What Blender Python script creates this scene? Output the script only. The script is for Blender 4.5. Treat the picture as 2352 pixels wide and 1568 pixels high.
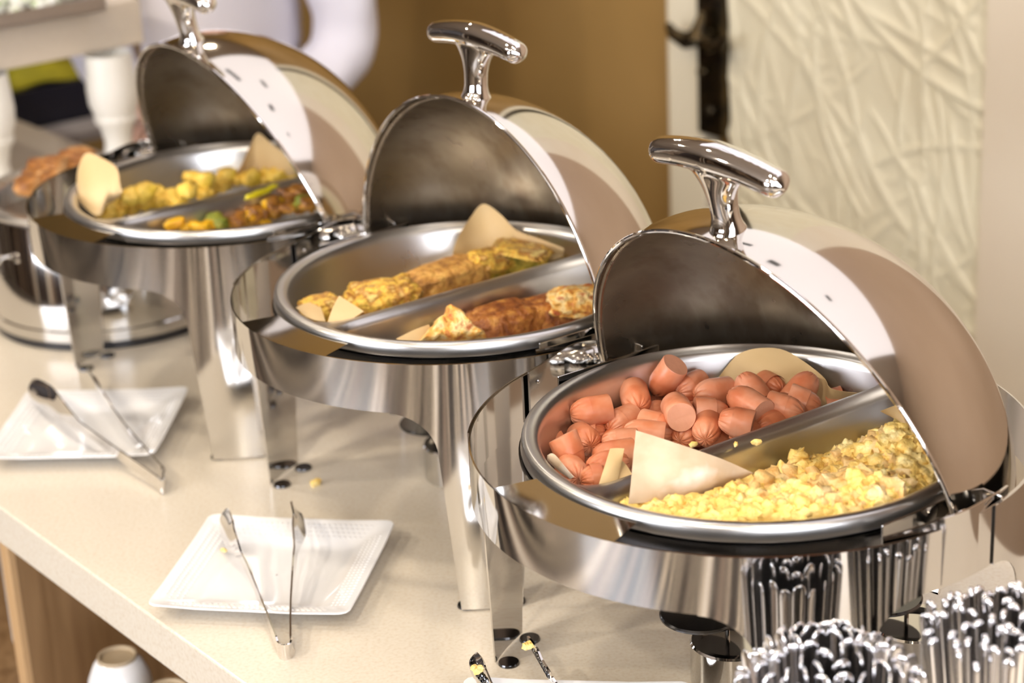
import bpy, bmesh, math, random
import numpy as np
from mathutils import Vector, Matrix, noise
PI = math.pi
R = math.radians
S = bpy.context.scene
for o in list(bpy.data.objects):
    bpy.data.objects.remove(o)
random.seed(7)

# ---------------------------------------------------------------- camera
# counter top is z = 0, room floor is z = -0.9
PITCH, ROLL, CZ = 0.36523, -0.048496, 0.96485
FPX = 4685.12
Fw = Vector((0, math.cos(PITCH), -math.sin(PITCH)))
U0 = Vector((0, math.sin(PITCH), math.cos(PITCH)))
X0 = Vector((1, 0, 0))
Rt = math.cos(ROLL) * X0 + math.sin(ROLL) * U0
Up = -math.sin(ROLL) * X0 + math.cos(ROLL) * U0
cam = bpy.data.cameras.new('camera')
co = bpy.data.objects.new('camera', cam)
S.collection.objects.link(co)
co.matrix_world = Matrix(((Rt.x, Up.x, -Fw.x, 0), (Rt.y, Up.y, -Fw.y, 0), (Rt.z, Up.z, -Fw.z, CZ), (0, 0, 0, 1)))
cam.sensor_width = 36
cam.lens = FPX / 2352 * 36
cam.clip_start = 0.05
cam.dof.use_dof = True
cam.dof.focus_distance = 1.80
cam.dof.aperture_fstop = 4.6
S.camera = co
S.view_settings.view_transform = 'Standard'
S.view_settings.look = 'None'
S.view_settings.gamma = 1
S.view_settings.use_curve_mapping = False
S.view_settings.exposure = 0.34

# room frame: u runs along the counter (towards the camera's right), v runs from its front edge to the wall
O = Vector((-0.5827, 2.0808, 0))
UD = Vector((math.cos(R(-52.5)), math.sin(R(-52.5)), 0))
VD = Vector((-UD.y, UD.x, 0))
AZ = R(-52.5)


def uv(u, v, z=0.0):
    p = O + UD * u + VD * v
    p.z = z
    return p


def at(px, py, z):
    """point at height z seen in the photograph at (px, py)"""
    d = Fw + Rt * ((px - 1176) / FPX) - Up * ((py - 784) / FPX)
    t = (z - CZ) / d.z
    return Vector((d.x * t, d.y * t, z))


# ---------------------------------------------------------------- world and lights
W = bpy.data.worlds.new('world')
S.world = W
W.use_nodes = True
W.node_tree.nodes['Background'].inputs[0].default_value = (0.75, 0.68, 0.58, 1)
W.node_tree.nodes['Background'].inputs[1].default_value = 0.15


def area(name, loc, target, sx, sy, power, col):
    l = bpy.data.lights.new(name, 'AREA')
    l.shape = 'RECTANGLE'
    l.size, l.size_y, l.energy, l.color = sx, sy, power, col
    o = bpy.data.objects.new(name, l)
    S.collection.objects.link(o)
    o.location = loc
    o.rotation_euler = (Vector(target) - Vector(loc)).to_track_quat('-Z', 'Y').to_euler()
    return o


CEIL = 1.95
LIGHTS = [(-1.7, 1.15), (-0.55, 1.15), (0.6, 1.15), (1.75, 1.15),
          (-1.7, -0.2), (-0.55, -0.2), (0.6, -0.2), (1.75, -0.2), (2.9, -0.2),
          (-1.1, -1.7), (0.3, -1.7), (1.7, -1.7), (3.0, -1.7)]
LIGHTS = [q for q in LIGHTS if not (-1.0 < q[0] < 2.25 and q[1] > .45)]
for (u_, v_) in LIGHTS:
    l = bpy.data.lights.new('downlight', 'AREA')
    l.shape = 'DISK'
    l.size = 0.13
    l.energy = 19.0 if v_ < -1 else 4.5
    l.color = (1.0, 0.88, 0.72)
    o = bpy.data.objects.new('downlight', l)
    S.collection.objects.link(o)
    o.location = uv(u_, v_, CEIL - 0.035)
# daylight that enters through the two windows of the side wall and the wall behind the camera
area('window_daylight', uv(3.9, -1.2, 0.75), uv(0, 0.2, 0.1), 2.2, 1.5, 32, (0.84, 0.9, 1.0))
area('window_daylight', uv(0.2, -4.35, 0.85), uv(0, 0.2, 0.1), 2.6, 1.5, 52, (0.9, 0.93, 1.0))

# ---------------------------------------------------------------- materials


def mat(name, col, rough=0.5, metal=0.0, col2=None, scale=20.0, detail=4.0, bump=0.0, bscale=None, stretch=None,
        spec=0.5, sss=0.0, ramp=(0.35, 0.65), emit=None, trans=0.0, coat=0.0, rough2=None, dist=0.0):
    m = bpy.data.materials.new(name)
    m.use_nodes = True
    nt = m.node_tree
    b = nt.nodes['Principled BSDF']
    b.inputs['Base Color'].default_value = (*col, 1)
    b.inputs['Roughness'].default_value = rough
    b.inputs['Metallic'].default_value = metal
    b.inputs['Specular IOR Level'].default_value = spec
    b.inputs['Coat Weight'].default_value = coat
    if trans:
        b.inputs['Transmission Weight'].default_value = trans
    if sss:
        b.inputs['Subsurface Weight'].default_value = sss
        b.inputs['Subsurface Radius'].default_value = (0.01, 0.005, 0.003)
        b.inputs['Subsurface Scale'].default_value = 0.6
    if emit:
        b.inputs['Emission Color'].default_value = (*emit[0], 1)
        b.inputs['Emission Strength'].default_value = emit[1]
    if col2 or bump or rough2:
        tc = nt.nodes.new('ShaderNodeTexCoord')
        mp = nt.nodes.new('ShaderNodeMapping')
        nt.links.new(tc.outputs['Object'], mp.inputs[0])
        if stretch:
            mp.inputs['Scale'].default_value = stretch
        n = nt.nodes.new('ShaderNodeTexNoise')
        n.inputs['Scale'].default_value = scale
        n.inputs['Detail'].default_value = detail
        n.inputs['Distortion'].default_value = dist
        nt.links.new(mp.outputs[0], n.inputs['Vector'])
        if col2:
            r = nt.nodes.new('ShaderNodeValToRGB')
            els = [col, col2] if not isinstance(col2[0], (tuple, list)) else [col, *col2]
            e = r.color_ramp.elements
            while len(e) < len(els):
                e.new(0.5)
            for i, c in enumerate(els):
                e[i].position = ramp[0] + (ramp[1] - ramp[0]) * i / (len(els) - 1)
                e[i].color = (*c, 1)
            nt.links.new(n.outputs['Fac'], r.inputs[0])
            nt.links.new(r.outputs[0], b.inputs['Base Color'])
        if rough2 is not None:
            mr = nt.nodes.new('ShaderNodeMapRange')
            mr.inputs['To Min'].default_value = rough
            mr.inputs['To Max'].default_value = rough2
            mr.inputs['From Min'].default_value = 0.3
            mr.inputs['From Max'].default_value = 0.7
            nt.links.new(n.outputs['Fac'], mr.inputs['Value'])
            nt.links.new(mr.outputs[0], b.inputs['Roughness'])
        if bump:
            n2 = n
            if bscale:
                n2 = nt.nodes.new('ShaderNodeTexNoise')
                n2.inputs['Scale'].default_value = bscale
                n2.inputs['Detail'].default_value = 5
                nt.links.new(mp.outputs[0], n2.inputs['Vector'])
            bp = nt.nodes.new('ShaderNodeBump')
            bp.inputs['Strength'].default_value = min(1, bump)
            bp.inputs['Distance'].default_value = 0.002 if bump < .95 else 0.004
            nt.links.new(n2.outputs['Fac'], bp.inputs['Height'])
            nt.links.new(bp.outputs[0], b.inputs['Normal'])
    return m


polished = mat('polished_steel', (0.66, 0.645, 0.625), 0.045, 1.0, scale=9, rough2=0.10, detail=6)
chrome = mat('chrome', (0.8, 0.78, 0.76), 0.04, 1.0)
satin = mat('satin_steel', (0.60, 0.59, 0.58), 0.27, 1.0, scale=14, rough2=0.34)
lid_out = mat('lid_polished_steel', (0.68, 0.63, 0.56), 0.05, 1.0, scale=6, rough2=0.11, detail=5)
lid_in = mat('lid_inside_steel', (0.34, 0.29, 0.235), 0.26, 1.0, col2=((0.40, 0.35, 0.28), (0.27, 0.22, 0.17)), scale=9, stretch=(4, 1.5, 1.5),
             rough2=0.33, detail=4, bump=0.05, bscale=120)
darksteel = mat('dark_steel', (0.12, 0.12, 0.125), 0.16, 1.0)
blacksteel = mat('black_steel', (0.05, 0.05, 0.055), 0.2, 0.6)
stone = mat('beige_stone', (0.60, 0.52, 0.42), 0.24, 0, col2=((0.65, 0.585, 0.485), (0.67, 0.615, 0.525)), scale=260, detail=6, spec=0.5, ramp=(0.3, 0.6), bump=0.05)
stone_side = mat('beige_stone_edge', (0.56, 0.49, 0.40), 0.4, 0, col2=(0.60, 0.53, 0.44), scale=200, detail=6)
wood = mat('brown_wood', (0.19, 0.105, 0.045), 0.42, 0, col2=((0.30, 0.18, 0.085), (0.23, 0.13, 0.06)), scale=5, detail=8, stretch=(6, 6, 0.5), bump=0.1)
wood_edge = mat('pale_wood_edge', (0.50, 0.31, 0.15), 0.45, 0, col2=(0.58, 0.38, 0.2), scale=6, stretch=(6, 6, .5))
whitepaint = mat('white_paint', (0.80, 0.79, 0.75), 0.35, 0, col2=(0.76, 0.75, 0.70), scale=8)
porcelain = mat('white_porcelain', (0.83, 0.83, 0.84), 0.12, 0, coat=0.5, col2=(0.80, 0.80, 0.82), scale=5)
paper = mat('parchment', (0.60, 0.42, 0.20), 0.55, 0, col2=(0.66, 0.49, 0.26), scale=9, bump=0.25, bscale=30, sss=0.0)
paper_w = mat('parchment_white', (0.62, 0.49, 0.35), 0.5, 0, col2=((0.52, 0.39, 0.26), (0.68, 0.60, 0.52)), scale=22, bump=0.3, bscale=40)
saus = mat('sausage_skin', (0.56, 0.15, 0.06), 0.36, 0, col2=((0.66, 0.235, 0.115), (0.74, 0.36, 0.23)), scale=34, detail=3, sss=0.05, bump=0.06, bscale=300, ramp=(0.3, 0.7))
saus_cut = mat('sausage_cut_face', (0.70, 0.33, 0.20), 0.5, 0, col2=(0.64, 0.29, 0.17), scale=60, bump=0.2, bscale=200, sss=0.1)
egg = mat('scrambled_egg', (0.84, 0.55, 0.14), 0.38, 0, col2=((0.92, 0.66, 0.20), (0.95, 0.79, 0.38)), scale=60, detail=6, bump=0.9, bscale=230, sss=0.05, ramp=(0.3, 0.68))
egg_tan = mat('scrambled_egg_browned', (0.70, 0.38, 0.11), 0.42, 0, col2=((0.80, 0.54, 0.22), (0.84, 0.66, 0.36)), scale=60, detail=6, bump=0.9, bscale=230, sss=0.05, ramp=(0.3, 0.68))
omel = mat('omelette', (0.78, 0.36, 0.04), 0.4, 0, col2=((0.85, 0.56, 0.09), (0.45, 0.19, 0.03), (0.88, 0.68, 0.22)), scale=71, detail=9, bump=1.0, bscale=190, ramp=(0.3, 0.68))
omel_brown = mat('omelette_browned', (0.30, 0.13, 0.03), 0.42, 0, col2=((0.60, 0.30, 0.07), (0.72, 0.42, 0.11)), scale=81, detail=9, bump=1.0, bscale=190, ramp=(0.3, 0.66))
omel_green = mat('omelette_greens', (0.42, 0.38, 0.05), 0.4, 0, col2=((0.82, 0.60, 0.08), (0.80, 0.42, 0.05)), scale=57, detail=9, bump=1.0, bscale=190, ramp=(0.35, 0.62))
frit = mat('bacon_frittata', (0.50, 0.12, 0.03), 0.35, 0, col2=((0.80, 0.42, 0.08), (0.86, 0.66, 0.30), (0.55, 0.18, 0.06)), scale=78, detail=9, bump=1.0, bscale=190, ramp=(0.32, 0.68))
frit_dark = mat('browned_frittata', (0.16, 0.04, 0.012), 0.33, 0, col2=((0.36, 0.12, 0.025), (0.58, 0.27, 0.06)), scale=78, detail=9, bump=1.0, bscale=190, ramp=(0.32, 0.68))
potato = mat('yellow_potato', (0.86, 0.52, 0.05), 0.45, 0, col2=((0.92, 0.66, 0.14), (0.78, 0.56, 0.06)), scale=30, bump=0.4, bscale=70)
stew = mat('brown_stir_fry', (0.13, 0.045, 0.012), 0.3, 0, col2=((0.40, 0.17, 0.03), (0.62, 0.34, 0.05)), scale=36, bump=0.5, bscale=70)
yellowveg = mat('yellow_pepper', (0.82, 0.50, 0.02), 0.3, 0, col2=(0.75, 0.36, 0.02), scale=30, bump=0.2)
greenveg = mat('green_broccoli', (0.16, 0.20, 0.02), 0.5, 0, col2=(0.36, 0.36, 0.05), scale=60, bump=0.8, bscale=150)
toast = mat('toasted_crust', (0.14, 0.04, 0.01), 0.5, 0, col2=((0.42, 0.17, 0.03), (0.62, 0.40, 0.20)), scale=20, bump=0.4)
mustard = mat('mustard_wall_paint', (0.285, 0.165, 0.045), 0.6, 0, col2=(0.315, 0.185, 0.055), scale=3, detail=2)
cream = mat('cream_wall', (0.70, 0.63, 0.47), 0.55, 0, col2=(0.73, 0.66, 0.50), scale=3)
cream_r = mat('carved_plaster', (0.74, 0.68, 0.50), 0.5, 0, col2=(0.70, 0.63, 0.45), scale=6)
pinkcream = mat('pale_plaster', (0.70, 0.60, 0.46), 0.6, 0, col2=(0.72, 0.63, 0.49), scale=3)
blackiron = mat('black_iron', (0.03, 0.025, 0.018), 0.22, 0.9, col2=(0.10, 0.07, 0.03), scale=30, bump=0.5, bscale=60)
roomwall = mat('room_wall', (0.30, 0.21, 0.14), 0.7, 0, col2=(0.34, 0.24, 0.16), scale=2)
dark_strip = mat('dark_reflected_strip', (0.035, 0.022, 0.016), 0.4, 0, col2=(0.06, 0.036, 0.025), scale=4, stretch=(5, 5, .6))
pale_strip = mat('pale_reflected_strip', (0.80, 0.70, 0.56), 0.6, 0, col2=(0.84, 0.74, 0.6), scale=3)
ceilm = mat('ceiling_paint', (0.43, 0.35, 0.28), 0.7, 0, col2=(0.46, 0.38, 0.30), scale=2)
floorm = mat('floor_tile', (0.10, 0.07, 0.05), 0.35, 0, col2=(0.14, 0.10, 0.07), scale=3)
_nt = floorm.node_tree  # dark and pale stripes put in to reflect as bands in the steel
_mp = [n for n in _nt.nodes if n.type == 'MAPPING'][0]
_mp.inputs['Rotation'].default_value = (0, 0, R(52.5 + 18))
_mp.inputs['Scale'].default_value = (2.0, 0.012, 1)
_n = [n for n in _nt.nodes if n.type == 'TEX_NOISE'][0]
_n.inputs['Detail'].default_value = 3
_n.inputs['Roughness'].default_value = 0.6
_r = [n for n in _nt.nodes if n.type == 'VALTORGB'][0]
_r.color_ramp.interpolation = 'CONSTANT'
while len(_r.color_ramp.elements) < 7:
    _r.color_ramp.elements.new(.5)
for _i, (_p, _c) in enumerate(((0, (.02, .015, .012)), (.38, (.50, .40, .30)), (.41, (.015, .012, .011)), (.485, (.55, .45, .33)), (.51, (.015, .012, .012)), (.57, (.22, .16, .12)), (.62, (.68, .60, .50)))):
    _r.color_ramp.elements[_i].position = _p
    _r.color_ramp.elements[_i].color = (*_c, 1)
lampm = mat('lamp_glow', (1, .9, .75), 0.5, 0, emit=((1.0, 0.84, 0.62), 40))
glass = mat('window_glow', (0.9, 0.93, 1.0), 0.3, 0, emit=((0.86, 0.90, 1.0), 6.0))
skin = mat('skin', (0.62, 0.38, 0.27), 0.5, 0, sss=0.1, col2=(0.66, 0.42, 0.31), scale=12)
coatm = mat('white_coat_cloth', (0.72, 0.71, 0.80), 0.8, 0, col2=(0.76, 0.75, 0.84), scale=5, bump=0.3, bscale=9)
trousers = mat('dark_maroon_cloth', (0.055, 0.018, 0.018), 0.8, 0, col2=(0.07, 0.025, 0.022), scale=10)
hairm = mat('dark_hair', (0.03, 0.02, 0.015), 0.5, 0)
tagm = mat('name_tag_plastic', (0.70, 0.72, 0.74), 0.25, 0)
crate_m = mat('dark_navy_plastic', (0.008, 0.01, 0.03), 0.4, 0)
cloth_y = mat('yellow_green_cloth', (0.42, 0.38, 0.015), 0.7, 0, col2=(0.30, 0.28, 0.01), scale=14, bump=0.3)
tanwall = mat('tan_wall', (0.37, 0.255, 0.165), 0.6, 0, col2=(0.40, 0.28, 0.185), scale=2)
panelm = mat('glowing_white_ceiling', (.9, .9, 1), .5, 0, emit=((0.95, 0.93, 1.0), 0.80))
greytrim = mat('grey_laminate', (0.42, 0.41, 0.45), 0.5, 0)

# ---------------------------------------------------------------- mesh helpers


class MB:
    def __init__(s):
        s.v, s.f, s.mi, s.k = [], [], [], 0

    def add(s, vs, fs):
        n = len(s.v)
        s.v += [tuple(q) for q in vs]
        s.f += [tuple(i + n for i in f) for f in fs]
        s.mi += [s.k] * len(fs)
        return s

    def grid(s, fn, nu, nv, cu=False, cv=False):
        vs = [fn(i / (nu if cu else nu - 1), j / (nv if cv else nv - 1)) for i in range(nu) for j in range(nv)]
        fs = []
        for i in range(nu if cu else nu - 1):
            for j in range(nv if cv else nv - 1):
                a, b = i, (i + 1) % nu
                c, d = j, (j + 1) % nv
                fs.append((a * nv + c, b * nv + c, b * nv + d, a * nv + d))
        return s.add(vs, fs)

    def box(s, x0, x1, y0, y1, z0, z1, M=None):
        vs = [Vector((x, y, z)) for x in (x0, x1) for y in (y0, y1) for z in (z0, z1)]
        if M:
            vs = [M @ q for q in vs]
        return s.add(vs, [(0, 1, 3, 2), (4, 6, 7, 5), (0, 4, 5, 1), (2, 3, 7, 6), (0, 2, 6, 4), (1, 5, 7, 3)])

    def lathe(s, prof, n=48, c=(0, 0, 0), M=None, a0=0, a1=2 * PI):
        full = abs(a1 - a0 - 2 * PI) < 1e-6
        nn = n if full else n + 1
        vs = []
        for i in range(nn):
            a = a0 + (a1 - a0) * i / n
            for r, z in prof:
                q = Vector((c[0] + r * math.cos(a), c[1] + r * math.sin(a), c[2] + z))
                vs.append(M @ q if M else q)
        m = len(prof)
        fs = []
        for i in range(n):
            j = (i + 1) % nn
            for k in range(m - 1):
                fs.append((i * m + k, j * m + k, j * m + k + 1, i * m + k + 1))
        return s.add(vs, fs)

    def tube(s, pts, r, n=10, flat=1.0, caps=True):
        pts = [Vector(p) for p in pts]
        rs = r if isinstance(r, (list, tuple)) else [r] * len(pts)
        vs = []
        up = Vector((0, 0, 1))
        for i, p in enumerate(pts):
            t = (pts[min(i + 1, len(pts) - 1)] - pts[max(i - 1, 0)]).normalized()
            if abs(t.dot(up)) > 0.97:
                sd = Vector((1, 0, 0))
            else:
                sd = t.cross(up).normalized()
            w = sd.cross(t)
            for k in range(n):
                a = 2 * PI * k / n
                vs.append(p + (sd * math.cos(a) + w * math.sin(a) * flat) * rs[i])
        fs = [(i * n + k, i * n + (k + 1) % n, (i + 1) * n + (k + 1) % n, (i + 1) * n + k) for i in range(len(pts) - 1) for k in range(n)]
        if caps:
            fs += [tuple(range(n))[::-1], tuple((len(pts) - 1) * n + k for k in range(n))]
        return s.add(vs, fs)

    def build(s, name, mats, parent=None, smooth=True, thick=0, org=None, bevel=0, ang=35):
        me = bpy.data.meshes.new(name)
        vs = s.v
        if org is not None:
            vs = [(q[0] - org[0], q[1] - org[1], q[2] - org[2]) for q in vs]
        me.from_pydata(vs, [], s.f)
        mats = mats if isinstance(mats, (list, tuple)) else [mats]
        for m in mats:
            me.materials.append(m)
        me.polygons.foreach_set('material_index', s.mi)
        bm = bmesh.new()
        bm.from_mesh(me)
        bmesh.ops.remove_doubles(bm, verts=bm.verts, dist=1e-6)
        bmesh.ops.recalc_face_normals(bm, faces=bm.faces)
        bm.to_mesh(me)
        bm.free()
        if smooth:
            me.polygons.foreach_set('use_smooth', [True] * len(me.polygons))
            me.set_sharp_from_angle(angle=R(ang))
        o = bpy.data.objects.new(name, me)
        S.collection.objects.link(o)
        if parent:
            o.parent = parent
            if org is None and s.k == -1:
                pass
        elif org is not None:
            o.location = org
        if bevel:
            b = o.modifiers.new('bevel', 'BEVEL')
            b.width, b.segments, b.limit_method = bevel, 2, 'ANGLE'
        if thick:
            t = o.modifiers.new('solid', 'SOLIDIFY')
            t.thickness = thick
            t.offset = 0
            es = o.modifiers.new('split', 'EDGE_SPLIT')
            es.split_angle = R(40)
        return o


def tag(o, label=None, cat=None, group=None, kind=None):
    if label:
        o['label'] = label
    if cat:
        o['category'] = cat
    if group:
        o['group'] = group
    if kind:
        o['kind'] = kind
    return o


def empty(name, loc=(0, 0, 0), rz=0):
    o = bpy.data.objects.new(name, None)
    o.empty_display_size = 0.05
    S.collection.objects.link(o)
    o.location = loc
    o.rotation_euler = (0, 0, rz)
    return o


def struct(name, mb, m, **k):
    o = mb.build(name, m, **k)
    o['kind'] = 'structure'
    return o


FR = Matrix.Translation(O) @ Matrix.Rotation(AZ, 4, 'Z')   # u,v,z -> world
FRr = Matrix.Rotation(AZ, 4, 'Z')

# ---------------------------------------------------------------- room shell
UA, UB, VA, VB = -5.0, 4.0, -4.5, 1.75
FL = -0.9


def fbox(*a):
    return MB().box(*a, M=FR)


struct('floor', fbox(UA, UB, VA, VB, FL - 0.05, FL), floorm)
struct('ceiling', fbox(UA, UB, VA, VB, CEIL, CEIL + 0.05), ceilm)
struct('wall_back', fbox(UA, UB, VB, VB + 0.06, FL, CEIL), mustard)
struct('wall_left', fbox(UA - 0.06, UA, VA, VB, FL, CEIL), roomwall)


def wall_with_window(name, along_u, fixed, lo, hi, w0, w1, z0, z1):
    m = MB()
    t = 0.06
    for (a, b, c, d) in ((lo, w0, FL, CEIL), (w1, hi, FL, CEIL), (w0, w1, FL, z0), (w0, w1, z1, CEIL)):
        if along_u:
            m.box(a, b, fixed - t, fixed, c, d, M=FR)
        else:
            m.box(fixed, fixed + t, a, b, c, d, M=FR)
    struct(name, m, roomwall)


wall_with_window('wall_right', False, UB, VA, VB, -2.4, 0.0, 0.0, 1.5)
wall_with_window('wall_front', True, VA, UA, UB, -1.2, 1.6, 0.1, 1.6)


def window(name, along_u, fixed, w0, w1, z0, z1):
    e = empty(name, (FR @ Vector((((w0 + w1) / 2, fixed, z0) if along_u else (fixed, (w0 + w1) / 2, z0)))), AZ)
    e['kind'] = 'structure'
    loc = Vector(((w0 + w1) / 2, fixed, z0)) if along_u else Vector((fixed, (w0 + w1) / 2, z0))

    def bx(m, a, b, d0, d1, c, d):
        if along_u:
            m.box(a - loc.x, b - loc.x, d0, d1, c - loc.z, d - loc.z)
        else:
            m.box(-d1, -d0, a - loc.y, b - loc.y, c - loc.z, d - loc.z)
    f = MB()
    for (a, b, c, d) in ((w0, w0 + .06, z0, z1), (w1 - .06, w1, z0, z1), (w0, w1, z0, z0 + .06), (w0, w1, z1 - .06, z1)):
        bx(f, a, b, -.05, 0.0, c, d)
    f.build('window_frame', whitepaint, e, smooth=False)
    n = 3
    for i in range(1, n):
        x = w0 + (w1 - w0) * i / n
        g = MB()
        bx(g, x - .035, x + .035, -.05, 0.0, z0, z1)
        g.build('mullion', whitepaint, e, smooth=False)
    for i in range(n):
        g = MB()
        bx(g, w0 + (w1 - w0) * i / n, w0 + (w1 - w0) * (i + 1) / n, -.04, -.035, z0, z1)
        g.build('pane', glass, e, smooth=False)


window('window_1', False, UB, -2.4, 0.0, 0.0, 1.5)
window('window_2', True, VA, -1.2, 1.6, 0.1, 1.6)


def wall_u(px, py=200, v=VB):
    """u and z of the point of the plane v that the photograph shows at (px, py)"""
    d = Fw + Rt * ((px - 1176) / FPX) - Up * ((py - 784) / FPX)
    c = Vector((0, 0, CZ))
    t = (v - (c - O).dot(VD)) / d.dot(VD)
    p = c + d * t
    return (p - O).dot(UD), p.z


u1, _ = wall_u(1531, v=VB - .045)
u2, _ = wall_u(1610, v=VB - .05)
u3, _ = wall_u(1663, v=VB - .055)
u4, _ = wall_u(2272, v=VB - .04)
# pilaster, carved panel and the plain strip at its right are applied to the back wall
m = fbox(u1, u2, VB - 0.045, VB, FL, CEIL)
struct('trim_1', m, cream, smooth=False, bevel=0.008)
struct('trim_2', fbox(u4, u4 + .34, VB - 0.052, VB, FL, CEIL), pinkcream, smooth=False)
struct('trim_3000', fbox(u4 + .34, UB, VB - 0.03, VB, FL, CEIL), tanwall, smooth=False)
rng = np.random.default_rng(5)
NX, NZ = 260, 380
LX = u4 - u3
ZL, ZH = -0.9, 1.0
X, Z = np.meshgrid(np.linspace(0, LX, NX), np.linspace(ZL, ZH, NZ), indexing='ij')
Hh = np.zeros_like(X)
for i in range(170):
    cx, cz = rng.uniform(0, LX), rng.uniform(ZL, ZH)
    a = rng.normal(-1.05, 0.38) if rng.random() < .7 else rng.normal(0.3, 0.9)
    ln, w, h = rng.uniform(.05, .28), rng.uniform(.0045, .011), rng.uniform(.002, .0062)
    dx, dz = X - cx, Z - cz
    s_ = dx * math.cos(a) + dz * math.sin(a)
    t_ = -dx * math.sin(a) + dz * math.cos(a) + rng.uniform(-2, 2) * s_ ** 2 * .8
    Hh = np.maximum(Hh, h * np.exp(-(t_ / w) ** 2) / (1 + np.exp((np.abs(s_) - ln) / .008)))
for i in range(60):
    cx, cz = rng.uniform(0, LX), rng.uniform(ZL, ZH)
    rr, w = rng.uniform(.012, .04), rng.uniform(.004, .007)
    q = np.hypot(X - cx, (Z - cz) * 1.3)
    Hh = np.maximum(Hh, .002 * np.exp(-((q - rr) / w) ** 2))
Hh += .003 * np.exp(-(((X - LX * .78)) / .006) ** 2)
m = MB()
vs = [FR @ Vector((u3 + X[i, j], VB - 0.040 - Hh[i, j], Z[i, j])) for i in range(NX) for j in range(NZ)]
m.add(vs, [(i * NZ + j, i * NZ + j + 1, (i + 1) * NZ + j + 1, (i + 1) * NZ + j) for i in range(NX - 1) for j in range(NZ - 1)])
struct('trim_3', m, cream_r, ang=80)
struct('trim_4', fbox(u3, u4, VB - 0.0398, VB, FL, CEIL), cream_r, smooth=False)
# black iron strap with a winged clasp on the joint
uc = (u2 + u3) / 2
zt = wall_u(1630, 312, VB - .06)[1]
zc = wall_u(1630, 92, VB - .09)[1]
hw = (u3 - u2) / 2
e = empty('iron_strap', uv(uc, VB - 0.045, zt), AZ)
tag(e, 'black wrought iron strap on the joint between pilaster and carved cream panel', 'door strap')
m = MB()
m.box(-hw, hw, -0.015, 0.043, 0.0, CEIL - zt - 0.01)
m.build('strap_plate', blackiron, e, smooth=False, bevel=.004)
m = MB()
for sx in (-1, 1):
    pts = [(0, -.03, zc - zt), (sx * hw * 1.1, -.04, zc - zt - .012), (sx * hw * 1.9, -.045, zc - zt - .002), (sx * hw * 2.3, -.045, zc - zt + .014)]
    m.tube(pts, [.017, .016, .012, .006], 10)
m.tube([(0, -.03, zc - zt - .03), (0, -.045, zc - zt), (0, -.03, zc - zt + .045)], [.008, .018, .006], 10)
m.build('clasp', blackiron, e)
for k in range(7):
    m = MB()
    zz = 0.05 + k * 0.07
    m.lathe([(0.0001, .008), (.008, .005), (.011, 0)], 12, M=Matrix.Translation((0.3 * hw * (-1) ** k, -.025, zz)) @ Matrix.Rotation(R(90), 4, 'X'))
    m.build('stud', blackiron, e)

# dark and pale strips added on the unseen walls, for contrast in the steel
rp = random.Random(31)
tn = 5
for (wall, lo, hi) in (('f', UA, UB), ('r', VA, VB - .1), ('l', VA, VB - .1)):
    x = lo
    while x < hi - .1:
        w_ = rp.uniform(.18, .62)
        dark = rp.random() < .62
        w_ = w_ if dark else w_ * .45
        x2 = min(hi, x + w_)
        if wall == 'f':
            segs = [(FL, .08)] if (x < 1.65 and x2 > -1.25) else [(FL, CEIL - .25)]
            for a, b in segs:
                struct('trim_%d' % tn, fbox(x, x2 - .02, VA, VA + (.05 if dark else .09), a, b), dark_strip if dark else pale_strip, smooth=False)
        elif wall == 'r':
            segs = [(FL, -.02)] if (x < .05 and x2 > -2.45) else [(FL, CEIL - .25)]
            for a, b in segs:
                struct('trim_%d' % tn, fbox(UB - (.05 if dark else .09), UB, x, x2 - .02, a, b), dark_strip if dark else pale_strip, smooth=False)
        else:
            struct('trim_%d' % tn, fbox(UA, UA + (.05 if dark else .09), x, x2 - .02, FL, CEIL - .25), dark_strip if dark else pale_strip, smooth=False)
        tn += 1
        x = x2 + (rp.uniform(.0, .35) if rp.random() < .5 else 0)

# white ceiling stretch with added glow above the counter, with dark air slots
struct('trim_3001', fbox(-1.0, 2.25, .45, 1.74, CEIL - .03, CEIL), panelm, smooth=False)
for k_, (a, b, c, d) in enumerate(((-.55, -.20, .62, .68), (-.15, .02, 1.0, 1.06), (.42, .56, .80, .88), (1.15, 1.24, .93, .98))):
    struct('trim_%d' % (3002 + k_), fbox(a, b, c, d, CEIL - .036, CEIL - .03), blacksteel, smooth=False)

# ceiling lamps (the discs that show as points of light in the steel)
lp = None
for (u_, v_) in LIGHTS:
    if lp is None:
        e = empty('ceiling_lamp', uv(u_, v_, CEIL), 0)
        lp = e
        MB().lathe([(.065, 0), (.085, 0), (.088, -.02), (.068, -.024), (.065, -.012)], 24).build('ring', chrome, e)
        MB().lathe([(.0001, -.012), (.066, -.012)], 24).build('diffuser', lampm, e)
    else:
        e = lp.copy()
        S.collection.objects.link(e)
        for ch in lp.children:
            c = ch.copy()
            S.collection.objects.link(c)
            c.parent = e
        e.location = uv(u_, v_, CEIL)
    tag(e, 'round recessed ceiling lamp above the buffet room, outside the frame', 'ceiling lamp', 'recessed ceiling lamps')

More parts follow.
